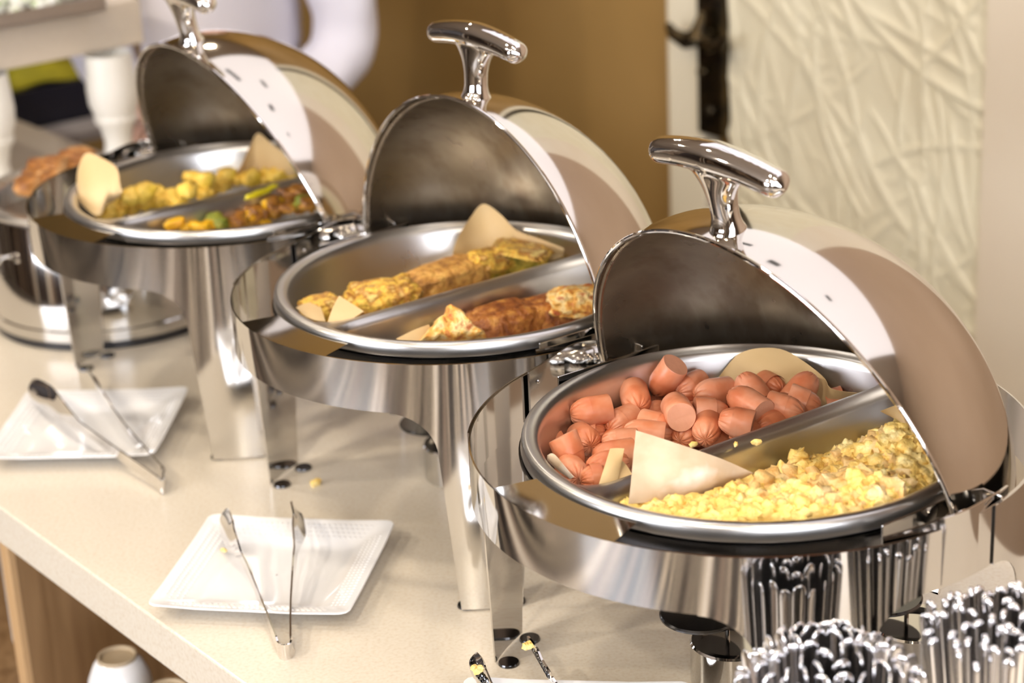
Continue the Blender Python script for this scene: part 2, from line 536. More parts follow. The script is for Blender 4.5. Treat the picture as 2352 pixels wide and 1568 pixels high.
# ---------------------------------------------------------------- counter
MB().box(-2.3, 1.9, 0, 0.80, -0.05, 0, M=FRr).build('buffet_worktop', stone, smooth=False, bevel=.002)
wt = bpy.data.objects['buffet_worktop']
wt.location = O
tag(wt, 'long beige speckled stone worktop carrying the chafing dishes', 'countertop')
cb = empty('counter_base', uv(0, 0, FL), AZ)
tag(cb, 'brown wood grain open cabinet under the beige worktop', 'cabinet')
for u_ in (-2.2, -1.1, -0.136, 1.1, 1.8):
    MB().box(u_, u_ + .022, 0.055, 0.76, 0.02, 0.85).build('side_panel', wood, cb, smooth=False)
    MB().box(u_ - .001, u_ + .023, 0.047, 0.055, 0.02, 0.85).build('edge_strip', wood_edge, cb, smooth=False)
MB().box(-2.2, 1.8, 0.74, 0.76, 0.02, 0.85).build('back_panel', wood, cb, smooth=False)
SH = -0.360
for z_ in (SH + 0.9 - 0.02, 0.28):
    for a, b in ((-2.178, -1.1), (-1.078, -0.136), (-0.114, 1.1), (1.122, 1.8)):
        MB().box(a, b, 0.06, 0.74, z_, z_ + .02).build('shelf_board', wood, cb, smooth=False)
MB().box(-2.2, 1.8, 0.1, 0.7, 0.0, 0.02).build('plinth', blacksteel, cb, smooth=False)


# ---------------------------------------------------------------- chafing dish
DZ = R(-55.0)      # local x = hinge axis, local -y = front
CEN = {'A': (-0.34324, 2.42155), 'B': (-0.05087, 2.02692), 'C': (0.19946, 1.60247)}
RR, ZT, ZB, ZR, RP = 0.2402, 0.2618, 0.2110, 0.2654, 0.195
LEGA = {'front_left': 209.5, 'front_right': -30.5, 'back_right': 30.5, 'back_left': 149.5}


def handle_mesh():
    """T shaped cast handle: post along z, bar along x; voxel-remeshed once and shared"""
    m = MB()

    def post(a, t):
        z = -0.004 + t * 0.062
        w = 0.0128 + 0.0035 * max(0, (.012 - z) / .016) + 0.030 * max(0, (z - .020) / .038) ** 2.0
        d = 0.0108 + 0.002 * t + 0.003 * max(0, (.012 - z) / .016)
        an = 2 * PI * a
        return (w * math.cos(an), d * math.sin(an), z)
    m.grid(post, 28, 24, cu=True)
    n = len(m.v)
    m.f.append(tuple(i * 24 for i in range(28)))
    m.f.append(tuple(i * 24 + 23 for i in range(28)))
    m.mi += [0, 0]
    pts, rs = [], []
    for i in range(25):
        t = -1 + i / 12
        x = 0.079 * t
        pts.append((x, 0, 0.0625 - 0.009 * t * t))
        r = 0.0158 - 0.0032 * abs(t)
        e_ = max(0, (abs(t) - 0.88) / 0.12)
        r *= math.sqrt(max(0.05, 1 - e_ ** 2))
        rs.append(r)
    m.tube(pts, rs, 20, flat=0.9)
    m.tube([(0, 0, -.006), (0, 0, 0.001), (0, 0, .004)], [.0165, .0155, .0118], 24)
    o = m.build('handle_raw', chrome)
    r = o.modifiers.new('r', 'REMESH')
    r.mode = 'VOXEL'
    r.voxel_size = 0.0014
    s = o.modifiers.new('s', 'SMOOTH')
    s.factor, s.iterations = 0.7, 14
    dg = bpy.context.evaluated_depsgraph_get()
    me = bpy.data.meshes.new_from_object(o.evaluated_get(dg))
    me.materials.clear()
    me.materials.append(chrome)
    me.polygons.foreach_set('use_smooth', [True] * len(me.polygons))
    bpy.data.objects.remove(o)
    return me


HANDLE = handle_mesh()


def child(name, me, parent, mtx=None):
    o = bpy.data.objects.new(name, me)
    S.collection.objects.link(o)
    o.parent = parent
    if mtx is not None:
        o.matrix_local = mtx
    return o


def leg_zb(off):
    off = abs(off)
    if off < 7.2:
        return 0.0022
    if off < 10.3:
        return 0.0022 + (off - 7.2) / 3.1 * 0.165
    t = min(1, (21 - off) / 10.7)
    return 0.167 + (ZB - 0.167) * math.sqrt(max(0, 1 - t * t))


def make_dish(key, theta, div_off, lab):
    c = CEN[key]
    root = empty('chafing_dish', (c[0], c[1], 0), DZ)
    tag(root, lab, 'chafing dish', 'round roll top chafing dishes in a row')
    # ring between the leg plates
    m = MB()
    angs = np.radians(np.linspace(0, 360, 181))[:-1]
    m.grid(lambda i, j: (RR * math.cos(2 * PI * i), RR * math.sin(2 * PI * i), ZB + (ZT - ZB) * j), 180, 4, cu=True)
    m.build('ring', polished, root, thick=0.0016)
    for nm, a in LEGA.items():
        m = MB()
        offs = [-21, -20.5, -19.5, -18, -16, -14, -12.5, -11.5, -10.8, -10.45, -10.3, -9.6, -8.8, -8, -7.2, -5, -2.5, 0]
        offs = offs + [-q for q in offs[:-1]][::-1]
        nz = 15

        def fn(i, j):
            of = offs[round(i * (len(offs) - 1))]
            zb = leg_zb(of)
            z = zb + (ZT + .0004 - zb) * j
            r = RR + 0.0018
            return (r * math.cos(R(a + of)), r * math.sin(R(a + of)), z)
        m.grid(fn, len(offs), nz)
        lg = m.build('leg', polished, root, thick=0.0014)
        for sg in (-1, 1):
            f = MB()
            q = R(a + sg * 6.0)
            f.lathe([(.0001, .0025), (.0095, .0025), (.0102, .001), (.0102, 0)], 20, c=((RR - .0100) * math.cos(q), (RR - .0100) * math.sin(q), 0))
            f.build('foot_disc', darksteel, lg)
    # water pan hanging inside the ring
    m = MB()
    m.lathe([(.186, .2500), (.1985, .2500), (.1985, .247), (.1955, .2465), (.195, .218), (.190, .204), (.178, .194), (.155, .1865), (.10, .181), (.0001, .179)], 96)
    m.mi = [1 if max(m.v[q][2] for q in f) > .2055 else 0 for f in m.f]
    m.build('water_pan', [polished, darksteel], root)
    # food pan: flat flange, turned down lip, tapering wall, floor
    m = MB()
    m.lathe([(.1962, .2512), (.1968, .2535), (.1960, .2605), (.1946, .2645), (.1915, .2657), (.1865, .2650), (.1825, .2632), (.1805, .2605), (.1790, .255), (.1735, .212), (.168, .205), (.155, .2025), (.0001, .2022)], 128)
    fp = m.build('food_pan', satin, root, ang=60)
    # divider ridge running front to back
    m = MB()
    ya, yb = -math.sqrt(.1815 ** 2 - div_off ** 2), math.sqrt(.1815 ** 2 - div_off ** 2)

    def dv(i, j):
        y = ya + (yb - ya) * i
        e_ = min(1, min(i, 1 - i) / 0.09)
        e_ = 1 - (1 - e_) ** 2
        fl = 0.014 * (1 - e_)
        pr = [(.016 + fl * .3, .2022), (.0125 + fl, .238), (.0110 + fl, .2515), (.0095 + fl, .2562), (.006 + fl * .6, .2585), (0, .2592),
              (-.006 - fl * .6, .2585), (-.0095 - fl, .2562), (-.0110 - fl, .2515), (-.0125 - fl, .238), (-.016 - fl * .3, .2022)]
        x, z = pr[round(j * 10)]
        rr = math.hypot(x + div_off, y)
        lim = .181 if z > .25 else .174
        if rr > lim:
            y *= lim / rr
        return (x + div_off, y, z + (.0035 * (1 - e_) if z > .25 else 0))
    m.grid(dv, 41, 11)
    m.build('divider', satin, fp, ang=60)
    # flat plate in the gap at the front
    m = MB()
    m.grid(lambda i, j: ((.2005 + j * (RR - .2005)) * math.cos(R(-102.2 + 34.3 * i)), (.2005 + j * (RR - .2005)) * math.sin(R(-102.2 + 34.3 * i)), .2598), 20, 3)
    m.build('front_plate', polished, root, thick=.0012)
    # hinges at both ends of the local x axis
    for sg in (-1, 1):
        base = 0 if sg > 0 else 180
        m = MB()
        d0, d1 = (-17, 17)
        m.grid(lambda i, j: ((RR - .0045 + (.0065 * math.exp(-((i - .5) / .22) ** 2) if True else 0)) * math.cos(R(base + d0 + (d1 - d0) * i)),
                             (RR - .0045 + (.0065 * math.exp(-((i - .5) / .22) ** 2))) * math.sin(R(base + d0 + (d1 - d0) * i)),
                             .2135 + (.2655 + .006 * math.exp(-((i - .5) / .3) ** 2) - .2135) * j), 26, 5)
        br = m.build('hinge_bracket', polished, root, thick=.002)
        for (aa, zz) in ((-14, .252), (-14, .226), (-11, .256), (-11, .230), (14, .252), (14, .226)):
            q = R(base + aa)
            f = MB()
            f.lathe([(.0001, .0016), (.0014, .0012), (.002, 0)], 8, M=Matrix.Translation(((RR - .0055) * math.cos(q), (RR - .0055) * math.sin(q), zz)) @ Matrix.Rotation(q, 4, 'Z') @ Matrix.Rotation(R(-90), 4, 'Y'))
            f.build('rivet', chrome, br)
        MX = Matrix.Translation((sg * .2225, .022, .242)) @ Matrix.Rotation(R(90 * sg), 4, 'Y')
        f = MB()
        f.lathe([(.0001, .010), (.008, .009), (.0135, .005), (.016, 0), (.016, -.008), (.0001, -.008)], 28, M=MX)
        f.build('hinge_knob', chrome, br)
        # bridge plate that reaches from the bracket to the lid
        f = MB()
        f.box(sg * .2055 - .001, sg * .2055 + .001, -.05, .07, .236, .262)
        f.box(min(sg * .2055, sg * .236), max(sg * .2055, sg * .236), .050, .052, .236, .266)
        f.build('bridge_plate', polished, br, smooth=False, bevel=.0006)
    # lid: polished lune of an oval dome turning on the hinge axis
    RL, HL = 0.2225, 0.188
    AMAX = R(118)
    lidroot = None

    def surf(t, al, d=0.0):
        st = math.sin(t)
        rl, hl = RL - d, HL - d
        return Vector((-rl * math.cos(t), -rl * st * math.cos(al), hl * st * math.sin(al)))
    M = Matrix.Translation((0, .0219, .2337)) @ Matrix.Rotation(-theta, 4, 'X')
    # keep the shell a real double wall: polished outside, stained satin inside
    m = MB()
    nt_, na = 72, 44
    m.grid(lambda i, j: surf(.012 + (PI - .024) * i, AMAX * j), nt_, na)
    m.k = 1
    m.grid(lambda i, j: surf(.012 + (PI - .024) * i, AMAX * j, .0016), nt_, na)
    m.k = 0
    # rolled front edge joining both walls
    m.grid(lambda i, j: surf(.012 + (PI - .024) * i, 0, .0016 * j) + Vector((0, -.0012 * math.sin(PI * j), 0)), nt_, 4)
    m.grid(lambda i, j: surf(.012 + (PI - .024) * i, AMAX, .0016 * j), nt_, 2)
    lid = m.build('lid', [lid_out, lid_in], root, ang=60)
    lid.matrix_local = M
    # inner bead a little inside the edge
    b = MB()
    pts = [surf(.05 + (PI - .10) * i / 60, R(3.4), .0034) for i in range(61)]
    b.tube(pts, .0026, 8)
    b.build('lid_bead', lid_in, lid)
    e2 = MB()
    e2.tube([surf(.012 + (PI - .024) * i / 80, 0, .0006) for i in range(81)], .0021, 10)
    e2.build('lid_edge_roll', chrome, lid)
    al = R(6.5)
    p = surf(PI / 2 + .03, al)
    nrm = Vector((0, -math.cos(al) / RL, math.sin(al) / HL)).normalized()
    xax = Vector((1, 0, 0))
    yax = nrm.cross(xax)
    hm = Matrix(((xax.x, yax.x, nrm.x, p.x), (xax.y, yax.y, nrm.y, p.y), (xax.z, yax.z, nrm.z, p.z), (0, 0, 0, 1)))
    child('lid_handle', HANDLE, lid, hm)
    return root


TH = {'A': 1.244, 'B': 1.50, 'C': 1.245}
make_dish('C', TH['C'], 0.006, 'nearest open steel chafing dish, filled with sausages and scrambled eggs')
make_dish('B', TH['B'], 0.018, 'middle open steel chafing dish, filled with omelettes and browned frittata')
make_dish('A', TH['A'], 0.024, 'farthest of the three open chafing dishes, with potatoes and brown stir fry')


def dish_local(key, x, y, z):
    c = CEN[key]
    q = Matrix.Rotation(DZ, 3, 'Z') @ Vector((x, y, z))
    return Vector((q.x + c[0], q.y + c[1], q.z))


def to_local(key, p):
    c = CEN[key]
    return Matrix.Rotation(-DZ, 3, 'Z') @ Vector((p[0] - c[0], p[1] - c[1], p[2]))


# ---------------------------------------------------------------- sausages
def sausage(i, a, b, r=0.0128, bend=0.0, round_a=True, round_b=False, lab=''):
    a, b = Vector(a), Vector(b)
    L = (b - a).length + 0.008
    seed = i * 7.3
    n, ms = 52, 20
    m = MB()
    rings = []
    for k in range(ms + 1):
        t = k / ms
        x = L * t
        rr = 1.0
        cap = 1.45 * r
        if round_a and x < cap:
            pass
        rings.append((x, rr))
    xs = []
    if round_a:
        for q in (0.0, .06, .16, .32, .52, .74, 1.0):
            xs.append((cap * q, math.sqrt(max(0, 1 - (1 - q) ** 2)), 1 - q))
    else:
        xs.append((0.0, 0.0, 0)); xs.append((0.0004, .55, 0)); xs.append((0.0, .95, 0)); xs.append((0.0012, 1.0, 0))
    for q in (.2, .4, .6, .8):
        xs.append((cap + (L - 2 * cap) * q if round_a or round_b else L * q, 1.0, 0))
    if round_b:
        for q in (0.0, .26, .48, .68, .84, .94, 1.0):
            xs.append((L - cap * (1 - q), math.sqrt(max(0, 1 - q ** 2)), q))
    else:
        xs.append((L - .0012, 1.0, 0)); xs.append((L, .95, 0)); xs.append((L - .0004, .55, 0)); xs.append((L, 0.0, 0))
    vs, fs, mi = [], [], []
    for (x, rr, e_) in xs:
        for k in range(n):
            an = 2 * PI * k / n
            crease = 0
            if e_ > 0.35:
                crease = (.16 * max(0, math.sin(an * 8 + seed)) ** 5 + .10 * max(0, math.sin(an * 13 + seed * 2)) ** 4) * min(1, (e_ - .35) * 2.5)
            nn = 1 + 0.045 * noise.noise(Vector((x * 60 + seed, math.cos(an) * 1.3, math.sin(an) * 1.3)))
            rad = r * rr * nn * (1 - max(0, crease) * .9)
            xx = x + (0.0022 if x < L / 2 else -0.0022) * abs(crease) * 2 * (1 if e_ > .35 else 0)
            if e_ > .9:
                xx += (0.0018 if x < L / 2 else -0.0018) * ((e_ - .9) / .1)
            bz = bend * math.sin(PI * x / L)
            vs.append((xx, rad * math.cos(an), rad * math.sin(an) + bz))
    for q in range(len(xs) - 1):
        for k in range(n):
            fs.append((q * n + k, q * n + (k + 1) % n, (q + 1) * n + (k + 1) % n, (q + 1) * n + k))
            cut = (not round_a and q < 2) or (not round_b and q >= len(xs) - 3)
            mi.append(1 if cut else 0)
    m.v, m.f, m.mi = vs, fs, mi
    o = m.build('sausage', [saus, saus_cut], ang=50)
    d = (b - a).normalized()
    o.location = a - d * 0.005
    o.rotation_euler = (d.to_track_quat('X', 'Z') @ Matrix.Rotation(seed, 3, 'X').to_quaternion()).to_euler()
    tag(o, lab, 'sausage', 'cut boiled sausages in the nearest dish')
    return o


SA = [  # ax, ay, az, bx, by, bz, round_a, round_b, label
    (1318, 951, .243, 1394, 938, .244, 1, 0, 'sausage lying alone at the far left, its puckered end facing left'),
    (1467, 934, .240, 1456, 899, .240, 1, 0, 'sausage with puckered end facing the camera, second big one from the left'),
    (1507, 895, .236, 1548, 842, .262, 1, 0, 'sausage standing tilted against the back wall of the pan, cut end up'),
    (1562, 899, .238, 1608, 880, .240, 1, 0, 'pale sausage just right of the upright tilted one'),
    (1603, 908, .243, 1672, 897, .242, 1, 0, 'sausage with wrinkled left end in the middle of the back row'),
    (1706, 868, .256, 1745, 922, .240, 1, 0, 'sausage leaning down from the brown paper, round end up, left of the puckered one'),
    (1790, 897, .238, 1756, 882, .238, 1, 0, 'short sausage with puckered tip resting against the brown paper'),
    (1864, 868, .252, 1822, 918, .238, 1, 0, 'rightmost tall sausage leaning up against the brown paper'),
    (1685, 908, .252, 1748, 947, .247, 1, 0, 'smooth plump sausage on top of the middle of the pile'),
    (1774, 932, .245, 1842, 952, .240, 0, 1, 'sausage lying beside the divider, cut end left'),
    (1822, 916, .243, 1880, 937, .236, 0, 1, 'slim sausage by the divider at the right end of the pile'),
    (1607, 945, .243, 1670, 948, .240, 0, 1, 'reddish sausage below the wrinkled one, lying left to right'),
    (1660, 962, .247, 1722, 976, .243, 1, 0, 'dark orange sausage near the divider, in the centre of the pile'),
    (1740, 984, .234, 1800, 960, .234, 1, 1, 'sausage half hidden behind the divider, right of centre'),
    (1714, 990, .234, 1746, 984, .234, 1, 1, 'tiny sausage tip poking up behind the divider'),
    (1563, 955, .248, 1546, 925, .240, 0, 1, 'sausage showing its round cut face with a small slit'),
    (1493, 945, .228, 1530, 936, .228, 0, 1, 'split sausage piece in shade behind the cut face one'),
    (1405, 985, .228, 1452, 960, .230, 1, 0, 'sausage in the second layer below the lone left one'),
    (1346, 993, .223, 1388, 990, .225, 0, 1, 'short sausage tucked under the lone left one'),
    (1355, 1022, .236, 1334, 1004, .228, 1, 0, 'sausage with puckered tip beside the upright stub at lower left'),
    (1298, 1012, .252, 1327, 1068, .232, 0, 1, 'upright stub sausage with flat cut top at lower left'),
    (1254, 1018, .226, 1272, 1012, .224, 0, 1, 'dark sausage end against the left wall of the pan'),
    (1440, 993, .236, 1518, 1003, .232, 1, 0, 'long sausage whose right end goes behind the white paper'),
    (1390, 1018, .234, 1456, 1018, .234, 1, 0, 'sausage running behind the white paper, uppermost of three'),
    (1370, 1050, .236, 1448, 1040, .236, 1, 0, 'sausage running behind the white paper, middle of three'),
    (1356, 1078, .238, 1440, 1062, .238, 1, 1, 'sausage behind the narrow paper strip, lowest of three'),
    (1342, 1104, .240, 1400, 1096, .240, 1, 1, 'sausage at the front rim left of the paper strip'),
    (1300, 1066, .236, 1326, 1098, .240, 1, 1, 'sausage at the front rim at the far left under the pale paper curl'),
    (1482, 974, .233, 1548, 990, .230, 0, 1, 'tan sausage in the middle of the second layer'),
    (1580, 985, .228, 1562, 1012, .226, 1, 1, 'shaded sausage between the white paper and the divider'),
    (1626, 968, .236, 1620, 1008, .232, 0, 1, 'sausage pointing down to the divider with a shiny small tip'),
    (1688, 1004, .230, 1712, 994, .230, 1, 1, 'sliver of sausage just above the divider, left of the tiny tip'),
    (1900, 925, .224, 1935, 918, .226, 1, 1, 'sausage end barely showing above the divider at the far right'),
]
for i, (ax, ay, az_, bx, by, bz, ra, rb_, lab) in enumerate(SA):
    sausage(i + 1, at(ax, ay, az_), at(bx, by, bz), 0.0136 if i not in (14, 31, 16) else 0.009, bend=random.uniform(-.001, .002), round_a=bool(ra), round_b=bool(rb_), lab=lab)
# lower layer, mostly hidden, carries the pile
k = 0
for (px, py, a) in ((1300, 1040, .3), (1370, 1000, 1.2), (1440, 950, .2), (1480, 1020, 1.0), (1540, 920, .6), (1560, 1000, .1), (1620, 940, 1.3), (1650, 1000, .4),
                    (1690, 930, 2.0), (1730, 960, .2), (1790, 930, 1.1), (1830, 950, .4), (1860, 920, .5), (1410, 1060, .3)):
    p = at(px, py, .2165)
    q = to_local('C', p)
    if math.hypot(q.x, q.y) > .145 or q.x > -.03:
        pass
    d = Vector((math.cos(a), math.sin(a), 0)) * .02
    # compartment left of the divider is local x < div_off
    q.x = min(q.x, -.036)
    rr = math.hypot(q.x, q.y)
    if rr > .142:
        q.x *= .142 / rr
        q.y *= .142 / rr
    p = dish_local('C', q.x, q.y, .2175)
    sausage(50 + k, p - d * .8, p + d * .8, .0128, 0, True, False, 'sausage in the bottom layer of the pile, mostly covered by others')
    k += 1

# ---------------------------------------------------------------- parchment sheets


def polyl(pts, t):
    n = len(pts) - 1
    x = t * n
    i = min(int(x), n - 1)
    f = x - i
    # catmull-rom for soft curves
    p0, p1, p2, p3 = pts[max(i - 1, 0)], pts[i], pts[i + 1], pts[min(i + 2, n)]
    return 0.5 * ((2 * p1) + (p2 - p0) * f + (2 * p0 - 5 * p1 + 4 * p2 - p3) * f * f + (3 * p1 - p0 - 3 * p2 + p3) * f ** 3)


def sheet(top, bot, label, m=paper, bulge=0.004, wr=0.0012, nm='parchment_sheet'):
    T = [at(*q) for q in top]
    B = [at(*q) for q in bot]
    mb = MB()
    c = sum(T + B, Vector()) / (len(T) + len(B))

    def fn(i, j):
        p = polyl(T, i) * (1 - j) + polyl(B, i) * j
        s_ = math.sin(PI * i) * math.sin(PI * j)
        d = Vector((-.25, -.8, .3)) * (bulge * s_)
        w = noise.noise(p * 45) * wr + noise.noise(p * 120) * wr * .3
        return p + d + Vector((.3, -.8, .4)) * w
    mb.grid(fn, 30, 18)
    o = mb.build(nm, m, thick=.0004, org=c, ang=80)
    tag(o, label, 'baking paper')
    return o


sheet([(1640, 880, .238), (1672, 838, .252), (1700, 811, .262), (1745, 799, .267), (1800, 803, .266), (1850, 832, .258), (1893, 868, .250), (1912, 893, .244), (1985, 904, .240)],
      [(1640, 905, .225), (1680, 920, .222), (1700, 925, .220), (1760, 930, .220), (1800, 935, .220), (1850, 940, .220), (1893, 940, .220), (1912, 938, .220), (1985, 925, .224)],
      'brown parchment curling up the back wall behind the sausages', bulge=.006)
sheet([(1461, 988, .292), (1530, 1010, .290), (1620, 1040, .283), (1680, 1063, .272), (1729, 1086, .262)],
      [(1444, 1157, .258), (1500, 1152, .252), (1590, 1138, .250), (1660, 1118, .252), (1722, 1090, .258)],
      'large folded white-faced parchment flap standing over the front of the divider', m=paper_w, bulge=.010)
sheet([(1402, 1030, .268), (1418, 1029, .269), (1434, 1030, .270)], [(1375, 1112, .258), (1395, 1108, .256), (1418, 1103, .254)],
      'narrow upright strip of parchment between sausages and white flap', bulge=.004)
sheet([(1430, 1058, .260), (1440, 1070, .258), (1452, 1088, .256)], [(1398, 1112, .254), (1418, 1108, .252), (1448, 1100, .252)],
      'small brown parchment corner beside the narrow strip', bulge=.002)
sheet([(1257, 1046, .262), (1266, 1041, .264), (1277, 1046, .264), (1300, 1075, .260), (1318, 1095, .258)],
      [(1257, 1056, .256), (1270, 1070, .252), (1285, 1083, .250), (1300, 1093, .250), (1310, 1100, .252)],
      'pale curl of parchment at the front left rim beside the sausages', m=paper_w, bulge=.003)
sheet([(2022, 944, .262), (2060, 930, .266), (2105, 925, .266), (2150, 940, .262)], [(2058, 962, .252), (2075, 985, .246), (2110, 1005, .244), (2150, 1010, .244)],
      'yellowish parchment corner behind the scrambled egg peak', bulge=.003)
sheet([(2136, 1035, .262), (2165, 1030, .264), (2200, 1045, .262)], [(2150, 1110, .250), (2170, 1100, .250), (2190, 1090, .252)],
      'parchment edge at the right rim of the scrambled eggs', bulge=.002)
# middle dish
sheet([(1036, 600, .240), (1050, 550, .262), (1080, 500, .278), (1110, 468, .290), (1150, 492, .284), (1185, 528, .272), (1240, 548, .264), (1295, 570, .258)],
      [(1036, 612, .232), (1060, 612, .230), (1100, 608, .230), (1140, 606, .230), (1180, 604, .230), (1220, 606, .230), (1260, 600, .235), (1295, 588, .244)],
      'parchment peak standing behind the omelettes in the middle dish', bulge=.006)
sheet([(752, 742, .256), (765, 705, .266), (779, 679, .272)], [(758, 744, .255), (795, 738, .256), (836, 715, .262)],
      'small pale triangular parchment corner at the left of the omelettes', bulge=.001)
sheet([(680, 706, .248), (700, 697, .250), (732, 692, .250)], [(700, 726, .246), (722, 735, .246), (748, 738, .246)],
      'flat scrap of parchment under the leftmost omelette piece', bulge=.002)
sheet([(910, 778, .252), (950, 758, .254), (985, 745, .254)], [(930, 786, .250), (970, 784, .246), (1000, 775, .244)],
      'parchment edge under the frittata wedge in the middle dish', bulge=.002)
# far dish
sheet([(176, 420, .272), (180, 385, .290), (198, 352, .306), (232, 362, .304), (268, 386, .296), (276, 425, .282), (282, 440, .276)],
      [(182, 455, .258), (190, 470, .252), (205, 485, .250), (220, 495, .248), (235, 490, .250), (245, 470, .254), (262, 462, .256)],
      'tall parchment leaf curling over the left rim of the far dish', bulge=.008)
sheet([(512, 402, .236), (548, 388, .250), (572, 340, .268), (592, 306, .282), (618, 325, .278), (650, 350, .270), (690, 380, .262)],
      [(512, 412, .232), (548, 415, .230), (572, 415, .230), (592, 414, .230), (618, 412, .232), (650, 408, .236), (690, 398, .244)],
      'pointed parchment sheet standing at the back of the far dish', bulge=.006)

# ---------------------------------------------------------------- scrambled eggs
CP = [(1480, 1165, .256), (1540, 1160, .262), (1600, 1150, .262), (1700, 1110, .266), (1745, 1080, .258), (1790, 1030, .258), (1830, 1018, .258), (1880, 1030, .250), (1950, 1005, .262), (2000, 1000, .268),
      (2050, 968, .280), (2110, 1010, .270), (2140, 1060, .264), (2000, 1080, .274), (1850, 1110, .272), (1750, 1150, .270), (1650, 1178, .268), (1900, 1150, .268), (2050, 1130, .264), (2130, 1100, .260),
      (1560, 1185, .262), (1760, 1190, .262), (1960, 1175, .258)]
CPW = [to_local('C', at(*q)) for q in CP]


def egg_h(x, y):
    sw = sz = 0
    for q in CPW:
        w = 1 / ((x - q.x) ** 2 + (y - q.y) ** 2 + 2e-5) ** 1.6
        sw += w
        sz += w * q.z
    return sz / sw


DIVC = 0.006
sx0 = DIVC + .0125
for k_ in range(13):
    CPW.append(Vector((sx0 + .008, -.07 + .02 * k_, .219)))
    CPW.append(Vector((sx0 + .020, -.07 + .02 * k_, .224)))
NG = 240


def inside(x, y, lim=.172):
    return x > sx0 and math.hypot(x, y) < lim


def eggpos(x, y):
    h = egg_h(x, y)
    r_ = math.hypot(x, y)
    edge = min((x - sx0) / .012, (.178 - r_) / .008, 1)
    h = .2050 + (h - .2050) * max(0.0, min(1, edge)) ** .5
    n_ = noise.noise(Vector((x * 45, y * 45, 3))) * .004 + abs(noise.noise(Vector((x * 110, y * 110, 8)))) * .008 + noise.noise(Vector((x * 240, y * 240, 8))) * .0018
    return h - .0055 + n_


m = MB()
ymin = min(q.y for q in CPW) - .012
yy0, yy1 = -.175, .165


def eg(i, j):
    y = yy0 + (yy1 - yy0) * i
    xm = math.sqrt(max(.0001, .1775 ** 2 - y * y))
    x = sx0 - .001 + max(0.002, xm - sx0) * j
    return dish_local('C', x, y, eggpos(x, y))


m.grid(eg, NG, 130)
# lumpy curds scattered over the mound
ico = bmesh.new()
bmesh.ops.create_icosphere(ico, subdivisions=2, radius=1)
IV = [v.co.copy() for v in ico.verts]
IF = [tuple(v.index for v in f.verts) for f in ico.faces]
ico.free()


def lump(mb, p, r, seed, sq=(1, 1, .75), amp=.42, fr=1.7, M=None):
    rot = Matrix.Rotation(seed * 1.7, 3, 'Z') @ Matrix.Rotation(seed * .9, 3, 'X')
    vs = []
    for q in IV:
        d = 1 + amp * noise.noise(q * fr + Vector((seed * 3.1, seed, 0))) + amp * .5 * noise.noise(q * fr * 2.7 + Vector((seed, 5, seed)))
        w = rot @ Vector((q.x * sq[0], q.y * sq[1], q.z * sq[2])) * d * r
        vs.append(p + w)
    mb.add(vs, IF)


rnd = random.Random(3)
cnt = 0
while cnt < 1000:
    x, y = rnd.uniform(sx0 + .004, .17), rnd.uniform(yy0, yy1)
    if not inside(x, y, .1715):
        continue
    h = eggpos(x, y)
    w = dish_local('C', x, y, h - rnd.uniform(.0012, .0050))
    # browner, coarser curds in the middle of the mound, pale ones at both ends
    tan = math.exp(-((y + .015) / .05) ** 2 - ((x - .10) / .06) ** 2) > rnd.random() * .9
    m.k = 1 if tan else 0
    lump(m, w, rnd.uniform(.0030, .0085) * (1.15 if tan else 1), cnt * .37, sq=(rnd.uniform(.8, 1.3), 1, rnd.uniform(.7, 1)), amp=.75, fr=2.0)
    cnt += 1
o = m.build('scrambled_eggs', [egg, egg_tan], org=dish_local('C', .09, 0, .203), ang=70)
tag(o, 'heap of yellow scrambled eggs in the front half of the nearest pan', 'scrambled eggs', kind='stuff')
for (px, py, z, r_, lb) in ((1737, 1015, .268, .0042, 'crumb of scrambled egg stuck on the divider of the nearest pan'),
                            (1592, 1020, .262, .0036, 'small egg crumb beside the white flap and the divider'),
                            (1690, 1020, .262, .0030, 'tiny egg crumb lying on top of the divider'),
                            (725, 1108, .003, .0062, 'yellow egg crumb on the worktop behind the middle dish leg'),
                            (514, 1263, .012, .0035, 'yellow crumb on the white plate under the middle tongs'),
                            ):
    mb = MB()
    lump(mb, at(px, py, z), r_, px * .1, sq=(1.2, .8, .6))
    tag(mb.build('egg_crumb', egg, org=at(px, py, z)), lb, 'crumb')


# ---------------------------------------------------------------- lumps of food
def chunk(name, a, b, w, h, mt, label, cat, group=None, amp=.18, seed=0, box=.6, nz=0, pinch=1.0):
    """irregular piece stretched from a to b"""
    a, b = Vector(a), Vector(b)
    c = (a + b) / 2
    d = b - a
    L = d.length / 2
    bm = bmesh.new()
    bmesh.ops.create_icosphere(bm, subdivisions=5 if (w > .03 and cat != 'toast') else 3, radius=1)
    for v in bm.verts:
        q = v.co
        p = Vector((math.copysign(abs(q.x) ** box, q.x), math.copysign(abs(q.y) ** box, q.y), math.copysign(abs(q.z) ** box, q.z)))
        n_ = 1 + amp * noise.noise(q * 1.6 + Vector((seed, seed * 2, 0))) + amp * .6 * noise.noise(q * 4.2 + Vector((seed, 0, seed))) + amp * .45 * noise.noise(q * 10 + Vector((0, seed, 0))) + amp * .28 * noise.noise(q * 24 + Vector((seed, seed, 0)))
        tp = 1 - (1 - pinch) * (q.x * .5 + .5)
        v.co = Vector((p.x * L, p.y * w / 2 * tp, p.z * h / 2 * tp)) * n_
    me = bpy.data.meshes.new(name)
    bm.to_mesh(me)
    bm.free()
    me.materials.append(mt)
    me.polygons.foreach_set('use_smooth', [True] * len(me.polygons))
    o = bpy.data.objects.new(name, me)
    S.collection.objects.link(o)
    o.location = c
    o.rotation_euler = d.to_track_quat('X', 'Z').to_euler()
    if nz:
        o.rotation_euler.rotate_axis('X', nz)
    tag(o, label, cat, group)
    return o


